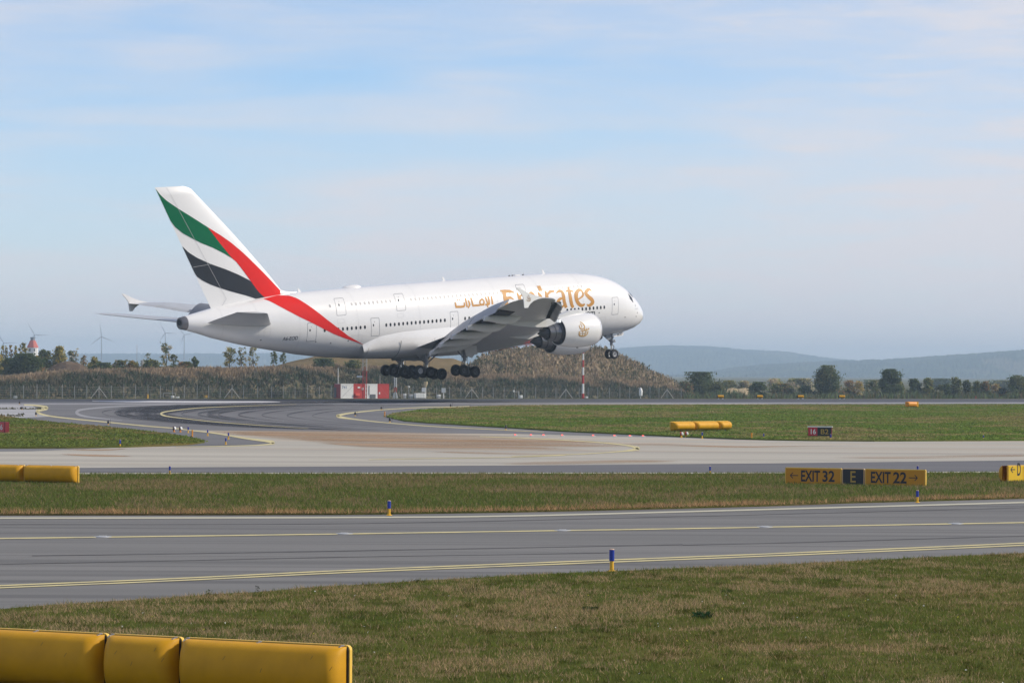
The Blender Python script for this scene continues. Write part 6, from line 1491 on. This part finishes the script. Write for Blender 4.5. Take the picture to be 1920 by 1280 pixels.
PL = [('oak_bush', 'big dark bush at the right foot of the mound', 'bush', 1312, 699, 749, 80, 905, [DG, GR, OL], 1.5, 'bush', G1),
      ('low_bush', 'low olive bush leaning on the right end of the mound', 'bush', 1285, 716, 749, 30, 895, [OL, GR, OB], 1, 'bush', G1),
      ('low_bush', 'low dark bush between the big dark bush and the sand heap', 'bush', 1347, 717, 749, 26, 900, [DG, OL], 1, 'bush', G1),
      ('low_bush', 'pale olive bush rising behind the sand heap, left part', 'bush', 1366, 714, 740, 34, 1120, [OL, YG], 1, 'bush', G1),
      ('low_bush', 'pale olive bush rising behind the sand heap, right part', 'bush', 1395, 715, 740, 32, 1120, [OL, YG, PA], 1, 'bush', G1),
      ('round_bush', 'round dark green bush under the lookout hut', 'bush', 1421, 717, 749, 36, 900, [DG, GR], 1.3, 'bush', G1),
      ('round_bush', 'rounded olive bush right of the lookout hut', 'bush', 1467, 720, 749, 44, 905, [OL, GR, OB], 1.2, 'bush', G1),
      ('low_bush', 'dull green bush left of the larger round-crowned tree', 'bush', 1512, 724, 749, 36, 905, [GR, DG], 1, 'bush', G1),
      ('pale_shrub', 'hazy yellow shrub far behind, left of the round-crowned tree', 'shrub', 1452, 711, 740, 34, 1300, [PA, YG], .8, 'bush', G1),
      ('pale_shrub', 'hazy yellow shrub far behind, touching the round-crowned tree', 'shrub', 1500, 711, 740, 52, 1300, [PA, YG, OL], .8, 'bush', G1),
      ('round_tree', 'larger round-crowned tree, tallest in the right row', 'tree', 1553, 686.5, 749, 50, 905, [DG, GR, OL], 2.0, 'tree', G1),
      ('pale_shrub', 'straw-coloured shrub just right of the round-crowned tree', 'shrub', 1592, 714, 748, 24, 1000, [PA, OB], .9, 'bush', G1),
      ('pale_shrub', 'straw and orange shrub between the two tallest trees', 'shrub', 1609, 715, 748, 22, 1000, [PA, OB, YE_], .9, 'bush', G1),
      ('low_bush', 'reddish dark low bush below the straw-coloured shrubs', 'bush', 1590, 727, 749, 50, 900, [OB, DG, OL], 1, 'bush', G1),
      ('low_bush', 'grey green bush left of the second tallest tree', 'bush', 1635, 714, 749, 34, 930, [GR, OL, PA], .9, 'bush', G1),
      ('round_tree', 'second tallest dark tree above the orange sign box side', 'tree', 1669, 693.5, 749, 44, 900, [DG, DG, GR], 2.2, 'tree', G1),
      ('low_bush', 'olive yellow bush leaning on the second tallest tree', 'bush', 1688, 712, 749, 22, 902, [OL, YG], 1.1, 'bush', G1),
      ('small_tree', 'small dark tree first right of the second tallest tree', 'tree', 1714, 711, 749, 27, 905, [DG, GR], 1.5, 'tree', G1),
      ('small_tree', 'small yellowing tree beside the small dark tree', 'tree', 1740, 709, 749, 27, 905, [YG, OL, GR], 1.3, 'tree', G1),
      ('low_bush', 'low grey green bush right of the small yellowing tree', 'bush', 1762, 722, 749, 22, 905, [GR, OL], 1, 'bush', G1),
      ('small_tree', 'narrow dark tree near the middle of the right row', 'tree', 1775, 719, 749, 16, 900, [DG, GR], 1.4, 'tree', G1),
      ('small_tree', 'upright feathery tree above the lone blue marker', 'tree', 1791, 707.5, 749, 26, 902, [DG, OL, GR], 1.4, 'tree', G1),
      ('small_tree', 'upright tree second right of the feathery tree', 'tree', 1813, 713, 749, 22, 904, [DG, OL], 1.3, 'tree', G1),
      ('small_tree', 'rounded tree with yellowing top near the red stake', 'tree', 1832, 714, 749, 24, 906, [OL, GR, YG], 1.3, 'tree', G1),
      ('small_tree', 'rounded olive tree right of the red stake', 'tree', 1846, 716, 749, 24, 902, [OL, GR, OB], 1.3, 'tree', G1),
      ('pale_shrub', 'pale orange shrub showing above a dark red-brown bush', 'shrub', 1868, 720, 748, 24, 1010, [PA, OB, YE_], .8, 'bush', G1),
      ('low_bush', 'dark red-brown low bush left of the rightmost tree', 'bush', 1877, 728, 749, 26, 900, [(.06, .03, .02), OB, DG], 1.2, 'bush', G1),
      ('broad_tree', 'broad dark tree at the right edge of the row', 'tree', 1907, 704.5, 749, 40, 900, [DG, GR, OL], 1.8, 'tree', G1),
      ('broad_tree', 'dark tree cut by the right edge of the picture', 'tree', 1940, 709, 749, 40, 905, [DG, GR], 1.6, 'tree', G1),
      ('far_bush', 'hazy blue-green bush far behind, between small trees and red stake', 'bush', 1765, 711, 738, 44, 1700, [GR, DG], .8, 'bush', G1),
      ('far_bush', 'hazy far bush behind the second tallest tree', 'bush', 1640, 713, 738, 60, 1700, [GR, OL], .8, 'bush', G1),
      ('far_bush', 'hazy far bush behind the right end of the row', 'bush', 1880, 714, 738, 60, 1700, [GR, OL], .8, 'bush', G1),
      ('big_bush', 'big dark green bush left of the earth heap', 'bush', 52, 664, 708, 64, 760, [DG, DG, GR], 1.8, 'bush', G2),
      ('big_bush', 'dark bush below the thin yellow saplings at the left edge', 'bush', 18, 672, 708, 40, 762, [DG, GR, OL], 1.5, 'bush', G2),
      ('yellow_bush', 'yellowish bush cut by the left edge', 'bush', -3, 666, 706, 30, 770, [YG, YE_, OL], 1.2, 'bush', G2),
      ('sapling', 'thin yellow-leaved sapling, leftmost of four by the tower', 'sapling', 5, 646, 680, 9, 790, [YE_, YG], .5, 'sparse', G2),
      ('sapling', 'thin yellow-leaved sapling, second of four by the tower', 'sapling', 11, 646, 680, 8, 790, [YE_, YG], .5, 'sparse', G2),
      ('sapling', 'thin yellow-leaved sapling, third of four by the tower', 'sapling', 20, 645, 680, 9, 790, [YE_, OB], .5, 'sparse', G2),
      ('sapling', 'thin yellow-leaved sapling, nearest of four to the tower', 'sapling', 29, 646, 680, 8, 790, [YE_, YG], .5, 'sparse', G2),
      ('autumn_tree', 'yellow-brown tree just left of the tower', 'tree', 43, 641, 680, 20, 780, [YE_, YG, OL], .9, 'sparse', G2),
      ('autumn_bush', 'rust-coloured bush at the foot of the tower', 'bush', 72, 668, 702, 22, 775, [OB, OL, YE_], 1.1, 'bush', G2),
      ('autumn_bush', 'green-yellow bush right of the tower', 'bush', 84, 655, 690, 30, 790, [GR, YG, OL], 1.2, 'bush', G2),
      ('autumn_tree', 'taller yellow tree above the earth heap', 'tree', 109, 650, 688, 28, 790, [YE_, YG, GR], 1.1, 'tree', G2),
      ('autumn_tree', 'thin grey-green tree right of the taller yellow tree', 'tree', 133, 656, 690, 22, 800, [GR, OL, PA], .6, 'sparse', G2),
      ('autumn_tree', 'bare thin tree above the right side of the earth heap', 'tree', 143, 650, 690, 14, 800, [PA, OL], .25, 'sparse', G2),
      ('autumn_bush', 'thin tan bush right of the earth heap top', 'bush', 157, 666, 694, 18, 800, [PA, OB, OL], .6, 'sparse', G2),
      ('autumn_bush', 'yellow-green bush right of the earth heap', 'bush', 177, 669, 696, 24, 790, [YG, YE_, OL], 1.1, 'bush', G2),
      ('low_hedge_bush', 'low dark green bush right of the earth heap foot', 'bush', 192, 681, 698, 44, 780, [DG, GR], 1.3, 'bush', G2),
      ('autumn_bush', 'olive bush in the middle of the left bush row', 'bush', 226, 676, 697, 30, 785, [OL, OB, GR], 1.1, 'bush', G2),
      ('autumn_bush', 'olive-brown bush left of the concrete stump', 'bush', 250, 677, 697, 26, 785, [OL, YG, OB], 1.1, 'bush', G2),
      ('low_hedge_bush', 'low green bush just right of the concrete stump', 'bush', 283, 676, 697, 34, 785, [GR, OL, YG], 1.1, 'bush', G2),
      ('autumn_tree', 'grey leafless thicket tree left of the concrete stump', 'tree', 277, 660, 690, 18, 800, [PA, OL, GR], .35, 'sparse', G2),
      ('feathery_tree', 'tall feathery tree with a bare stem under the tail', 'tree', 312, 640, 692, 30, 790, [OL, PA, GR], .55, 'sparse', G3),
      ('feathery_tree', 'small feathery tree leaning right of the tall feathery tree', 'tree', 326, 664, 692, 20, 790, [OL, GR], .6, 'sparse', G3),
      ('low_hedge_bush', 'brown-green bush right of the tall feathery tree', 'bush', 348, 679, 697, 30, 785, [OL, OB, GR], 1.1, 'bush', G2),
      ('small_bush', 'small round green bush alone on the crest', 'bush', 364, 669, 691, 16, 790, [GR, DG], 1.1, 'bush', G3),
      ('birch_tree', 'open-crowned yellowing tree, left of the group under the rear hull', 'tree', 430, 650, 692, 34, 780, [YG, OL, YE_], .7, 'sparse', G3),
      ('birch_tree', 'open-crowned tree in the middle of the group under the rear hull', 'tree', 453, 649, 692, 22, 780, [OL, YG, PA], .5, 'sparse', G3),
      ('birch_tree', 'slender open tree at the right of the group under the rear hull', 'tree', 475, 648, 692, 22, 780, [YG, OL, PA], .5, 'sparse', G3),
      ('small_bush', 'small hazy tree partly behind the hull left of the dry rise', 'bush', 513, 657, 686, 16, 800, [GR, OL], .7, 'sparse', G3),
      ('small_bush', 'second small hazy tree behind the hull on the dry rise', 'bush', 531, 660, 684, 16, 800, [GR, OL], .6, 'sparse', G3),
      ('small_bush', 'dark green shrub on the dry rise above the fence', 'shrub', 607, 673, 686, 40, 768, [DG, GR], 1.1, 'bush', G3),
      ('small_bush', 'dull green shrub on the dry rise behind the lattice mast', 'shrub', 664, 676, 690, 30, 768, [OL, DG], .9, 'bush', G3)]
for i, (nm, lab, ct, u, vt, vb, w, Y, cols, dens, kd, gp) in enumerate(PL):
    plant(nm, lab, ct, u, vt, vb, w, Y, cols, dens * (1.5 if kd != 'sparse' else 1.1), kd, gp, leaf=(.42 if kd != 'sparse' else .30) if Y < 1200 else .8)
# low hedge line and ground cover at the foot of the right-hand row
def cover(name, pts, cols, size, hgt, npc, mtl=WEED, asp=2.6):
    """clumps of upright blades; pts (N,3)"""
    N = len(pts); k = npc
    c = np.repeat(pts, k, 0); n = N * k
    hh = np.repeat(hgt, k) * RNG.uniform(.5, 1.1, n); w = np.repeat(size, k) * RNG.uniform(.5, 1.2, n)
    th = RNG.uniform(0, math.pi, n); dx = np.stack([np.cos(th), np.sin(th), np.zeros(n)], 1) * (w * .5)[:, None]
    c = c + np.stack([RNG.normal(size=n) * np.repeat(size, k) * .8, RNG.normal(size=n) * np.repeat(size, k) * .8, np.zeros(n)], 1)
    lean = np.stack([RNG.normal(size=n) * .3, RNG.normal(size=n) * .3, np.ones(n)], 1) * hh[:, None]
    V = np.stack([c - dx, c + dx, c + dx * .5 + lean * .62, c + lean], 1)
    cl = np.repeat(cols, k, 0) * RNG.uniform(.75, 1.25, (n, 1))
    return tag(quads_mesh(name, V, 4, [(0, 1, 2, 3)], cl, mtl), kind='stuff')
n = 2600
u = RNG.uniform(1270, 2050, n); Yr = 885 + RNG.uniform(-18, 45, n)
P = np.array([[at(a, 748.6, b).x, b, at(a, 749.5, b).z] for a, b in zip(u, Yr)])
hc = np.array([DG, GR, (.11, .105, .05), GR, DG, (.15, .12, .065)])[RNG.integers(0, 6, n)]
cover('hedge_undergrowth', P, hc, np.full(n, .5), RNG.uniform(.8, 2.6, n) * (0.6 + .8 * vnoise(u * .06, u * 0, 5)), 5)
# weeds on the embankment, dry along the crest and green on the face
n = 15000
u = RNG.uniform(-160, 1300, n); dq = RNG.uniform(0, 26, n) ** 1.0
def emb_z(a, d):
    r = emb_rows(a); return np.interp(r[0][0] + d, [q[0] for q in r], [q[1] for q in r]), r[0][0] + d
pts, keep = [], []
for a, d in zip(u, dq):
    z, Y = emb_z(a, d); p = at(a, 700, Y); pts.append((p.x, Y, z - .1 + (fbm(p.x * .12, Y * .12, 3) - .5)))
P = np.array(pts); fn = fbm(P[:, 0] * .10, P[:, 1] * .16, 77)
dry = np.clip((dq - 11.5) / 5 + (fn - .5) * 4.2, 0, 1)[:, None]
tan_ = np.array([.33, .245, .155]) * RNG.uniform(.75, 1.25, (n, 1)); grn = np.where((RNG.random(n) < .55)[:, None], np.array([.060, .078, .044]), np.array([.135, .122, .082])) * RNG.uniform(.7, 1.3, (n, 1))
cover('embankment_growth', P, tan_ * dry + grn * (1 - dry), RNG.uniform(.3, .6, n), RNG.uniform(.5, 1.35, n) * np.where(dq > 20, .6, 1.0), 4)
# scrub on the mound
n = 1500
u = RNG.uniform(866, 1290, n); d = RNG.uniform(2, 47, n)
fn = fbm(u * .022, d * .09, 91)
sel = (fn > .63) | ((d > 41) & (RNG.random(n) < .30)) | ((u > 1130) & (RNG.random(n) < .16)); u, d = u[sel], d[sel]; n = len(u)
pts = []
for a, q in zip(u, d):
    r = mound_rows(a); Y = r[0][0] + q; p = at(a, 700, Y); pts.append((p.x, Y, np.interp(Y, [k[0] for k in r], [k[1] for k in r]) - .9))
P = np.array(pts); hc = np.array([(.08, .10, .048), (.15, .145, .07), (.28, .22, .12), (.11, .115, .06)])[RNG.integers(0, 4, n)]
c = np.repeat(P, 26, 0); N = len(c); c = c + np.abs(RNG.normal(size=(N, 3))) * np.array([0, 0, .75]) + RNG.normal(size=(N, 3)) * np.array([.75, .75, .1]) + np.array([0, 0, .35])
tag(quads_mesh('mound_scrub', quads(c, RNG.uniform(.25, .6, N), N, 1.6, 1.0), 4, [(0, 1, 2, 3)], np.repeat(hc, 26, 0) * RNG.uniform(.7, 1.3, (N, 1)), LEAF), kind='stuff')
# dry stalks and clods all over the earth mound
n = 7500
u = RNG.uniform(860, 1288, n); d = RNG.uniform(2, 46, n); pts = []
for a, q in zip(u, d):
    r = mound_rows(a); Y = r[0][0] + q; p = at(a, 700, Y); pts.append((p.x, Y, np.interp(Y, [k[0] for k in r], [k[1] for k in r]) + RNG.uniform(-.8, .9)))
c = np.array(pts); hc = np.array([(.42, .32, .20), (.30, .225, .14), (.48, .375, .245), (.15, .125, .08), (.19, .175, .10)])[RNG.integers(0, 5, n)]
cover('mound_dry_growth', c, hc, RNG.uniform(.2, .5, n), RNG.uniform(.5, 1.4, n), 3)
n = 900
u = np.concatenate([RNG.uniform(1150, 1285, 500), RNG.uniform(870, 1285, 400)]); d = RNG.uniform(4, 42, n); pts = []
for a, q in zip(u, d):
    r = mound_rows(a); Y = r[0][0] + q; p = at(a, 700, Y); pts.append((p.x, Y, np.interp(Y, [k[0] for k in r], [k[1] for k in r]) - .1))
c = np.array(pts); tag(quads_mesh('mound_clods', quads(c, RNG.uniform(.4, 1.3, n), n), 4, [(0, 1, 2, 3)], np.array([(.40, .31, .20)]) * RNG.uniform(.4, 1.2, (n, 1)), WEED), kind='stuff')
# weeds in the joints of the pale pad
n = 46
u = np.concatenate([RNG.uniform(0, 78, 28), RNG.uniform(0, 45, 18)]); v = np.concatenate([RNG.normal(766.5, .4, 28), RNG.normal(779, .7, 18)])
P = np.array([tuple(gz(a, b, .014)) for a, b in zip(u, v)])
cover('pad_weeds', P, np.array([(.10, .10, .06)]) * RNG.uniform(.6, 1.6, (n, 1)), np.full(n, .22), RNG.uniform(.05, .2, n), 4)

# ------------------------------------------------------------------ grass blades near the camera
def blades(name, P, hgt, wid, cols, z):
    n = len(P); th = RNG.uniform(0, 2 * math.pi, n); w = np.stack([np.cos(th), np.sin(th), np.zeros(n)], 1) * wid[:, None]
    b = np.concatenate([P, np.full((n, 1), z)], 1)
    l = RNG.normal(size=(n, 2)) * .45; tip = b + np.stack([l[:, 0] * hgt, l[:, 1] * hgt, hgt], 1)
    return tag(quads_mesh(name, np.stack([b - w, b + w, tip], 1), 3, [(0, 1, 2)], cols, BLADE), kind='stuff')
def in_poly(P, poly):
    x, y = P[:, 0], P[:, 1]; r = np.zeros(len(P), bool); j = len(poly) - 1
    for i in range(len(poly)):
        xi, yi = poly[i]; xj, yj = poly[j]
        with np.errstate(divide='ignore', invalid='ignore'): r ^= ((yi > y) != (yj > y)) & (x < (xj - xi) * (y - yi) / (yj - yi) + xi)
        j = i
    return r
edge = [(p.x, p.y) for p in (gz(u, v, .03) for u, v in cat(A_EDGE, 4))]
poly = edge + [(edge[-1][0] + 2, 34), (edge[0][0] - 2, 34)]
n = 620000
yy = 35.5 + (74 - 35.5) * RNG.random(n) ** .9; P = np.stack([RNG.uniform(-1, 1, n) * (yy * .165 + 1.6), yy], 1)
P = P[in_poly(P, poly)]
f1 = fbm(P[:, 0] * .42, P[:, 1] * .30, 201, 5); f2 = fbm(P[:, 0] * 1.5, P[:, 1] * 1.0, 230, 4); f3 = vnoise(P[:, 0] * 6, P[:, 1] * 5, 260)
left = np.clip((-P[:, 0] - 1.0) / 5.0, 0, 1) * np.clip((P[:, 1] - 40) / 6, 0, 1)
f4 = fbm(P[:, 0] * 3.2, P[:, 1] * 2.2, 280, 3)
dry = np.clip((f1 - .54) * 4.5 + (f2 - .5) * 5.5 + (f4 - .5) * 3.0 + left * 1.1 + .12, 0, 1)
dens = np.clip(.35 + f3 * .8 + (f2 - .4), .15, 1); keep = RNG.random(len(P)) < dens * .92
P, dry, f1, f2, f3, f4 = P[keep], dry[keep], f1[keep], f2[keep], f3[keep], f4[keep]; n = len(P)
gcol = np.array([.120, .165, .036]) * (1 - .6 * np.clip((.5 - f4) * 4, 0, 1))[:, None] * RNG.uniform(.6, 1.3, (n, 1)) + np.array([.06, .035, .01]) * RNG.random((n, 1))
tcol = np.array([.48, .35, .20]) * RNG.uniform(.55, 1.2, (n, 1)) + np.array([.02, -.005, -.005]) * RNG.random((n, 1))
mixd = np.where(RNG.random(n) < (.09 + .52 * dry), 1.0, .12 * dry)[:, None]
hgt = (.025 + .055 * RNG.random(n) ** 2) * (.6 + .8 * f3)
blades('grass_blades', P, hgt, RNG.uniform(.0035, .0075, n), gcol * (1 - mixd) + tcol * mixd, .028)
# blades of the median, straw along its near edge
lowp = [(p.x, p.y - .12) for p in (gz(u, v, .05) for u, v in M_LOW)]; upp = [(p.x, p.y) for p in (gz(u, v, .05) for u, v in M_UP)]
n = 250000
yy = RNG.uniform(84, 128, n); P = np.stack([RNG.uniform(-1, 1, n) * (yy * .16 + 3), yy], 1); P = P[in_poly(P, lowp + upp[::-1])]; n = len(P)
ylow = np.interp(P[:, 0], [q[0] for q in lowp], [q[1] for q in lowp]); yup = np.interp(P[:, 0], [q[0] for q in upp], [q[1] for q in upp])
dl = P[:, 1] - ylow; du = yup - P[:, 1]
f1 = fbm(P[:, 0] * .25, P[:, 1] * .16, 301); f2 = fbm(P[:, 0] * .9, P[:, 1] * .5, 330)
straw = np.clip(1.3 - dl / 1.3 + (f2 - .5) * 2.4, 0, 1) * .85; dry = np.clip((f1 - .47) * 5 + (f2 - .5) * 2.5 + .25 - np.clip(1 - du / 5, 0, 1) * 1.2, 0, 1)
gcol = np.array([.145, .185, .048]) * RNG.uniform(.55, 1.25, (n, 1)); tcol = np.array([.33, .245, .13]) * RNG.uniform(.6, 1.2, (n, 1)); scol = np.array([.44, .285, .145]) * RNG.uniform(.6, 1.25, (n, 1))
md = np.where(RNG.random(n) < .12 + .55 * dry, 1., 0.)[:, None]; ms = np.where(RNG.random(n) < straw, 1., 0.)[:, None]
blades('median_grass_blades', P, RNG.uniform(.04, .13, n) * (1 + .5 * straw), RNG.uniform(.007, .016, n), (gcol * (1 - md) + tcol * md) * (1 - ms) + scol * ms, .048)
# tufts that roughen the two grass islands further out
for nm, px_, n, tint, z in (('island_grass_tufts', ISL_R, 130000, (1.0, 1.0, 1.0), .08), ('left_island_grass_tufts', ISL_L, 45000, (1.05, .92, 1.0), .08)):
    pg = [(p.x, p.y) for p in (gz(a, b, .085) for a, b in px_)]
    lo_, hi_ = np.min(pg, 0), np.max(pg, 0); hi_ = np.minimum(hi_, [110, 470]); lo_ = np.maximum(lo_, [-75, 140])
    yy = RNG.uniform(lo_[1], hi_[1], n * 3); P = np.stack([RNG.uniform(-1, 1, n * 3) * yy * .165, yy], 1); P = P[in_poly(P, pg)][:n]; n = len(P)
    f1 = fbm(P[:, 0] * .10, P[:, 1] * .035, 401, 5); f2 = fbm(P[:, 0] * .5, P[:, 1] * .2, 430, 4)
    dry = np.clip((f1 - .5) * 5 + (f2 - .5) * 4 + .30, 0, 1)[:, None]
    g = np.array([.165, .235, .055]) * RNG.uniform(.6, 1.25, (n, 1)); t = np.array([.33, .27, .12]) * RNG.uniform(.6, 1.2, (n, 1)); cl = (g * (1 - dry) + t * dry) * np.array([tint])
    cover(nm, np.concatenate([P, np.full((n, 1), z)], 1), cl, RNG.uniform(.08, .24, n), RNG.uniform(.03, .10, n), 1, BLADE)
# single weeds and daisies
def rosette(label, u, v, wpx, col, tall=0.3, n=70):
    p = gz(u, v, .03); w = wpx / pxm(p.y); root = empty('leafy_weed', p); tag(root, label, 'weed', 'leafy weeds in the near grass')
    th = RNG.uniform(0, 2 * math.pi, n); r = w * .5 * np.sqrt(RNG.random(n)); c = np.stack([r * np.cos(th), r * np.sin(th), RNG.uniform(.02, 1, n) * tall * w], 1)
    quads_mesh('leaves', quads(c, RNG.uniform(.5, 1.1, n) * w * .20, n, 1.5), 4, [(0, 1, 2, 3)], np.array([col]) * RNG.uniform(.6, 1.3, (n, 1)), LEAF, root)
    mb = MB(); mb.tube((0, 0, -.01), (0, 0, tall * w * .9), w * .02, w * .01, 6); mb.build('stem', BARK, root)
rosette('dark green leafy weed clump in the near grass below the EXIT sign side', 1317, 1158, 38, (.04, .085, .035), .26, 110)
rosette('dull green weed clump in the near grass left of the dark leafy clump', 1105, 1142, 30, (.075, .10, .04), .16, 60)
rosette('low weed clump high in the near grass right of the near marker post', 1364, 1110, 24, (.08, .11, .04), .18, 50)
rosette('upright sprig standing on the asphalt edge left of centre', 483, 1110, 9, (.045, .055, .035), 1.5, 40)
rosette('pale leafy sprig at the grass edge left of the upright sprig', 392, 1117, 14, (.10, .125, .05), .9, 40)
n = 90
P = np.stack([RNG.uniform(-6, 7, n), RNG.uniform(37, 56, n)], 1); P = P[in_poly(P, poly)]; n = len(P)
c = np.concatenate([P, RNG.uniform(.08, .13, (n, 1))], 1)
tag(quads_mesh('daisies', quads(c, RNG.uniform(.018, .034, n), n), 4, [(0, 1, 2, 3)], np.where(RNG.random((n, 1)) < .7, np.array([.75, .74, .70]), np.array([.55, .50, .08])), BLADE), kind='stuff')
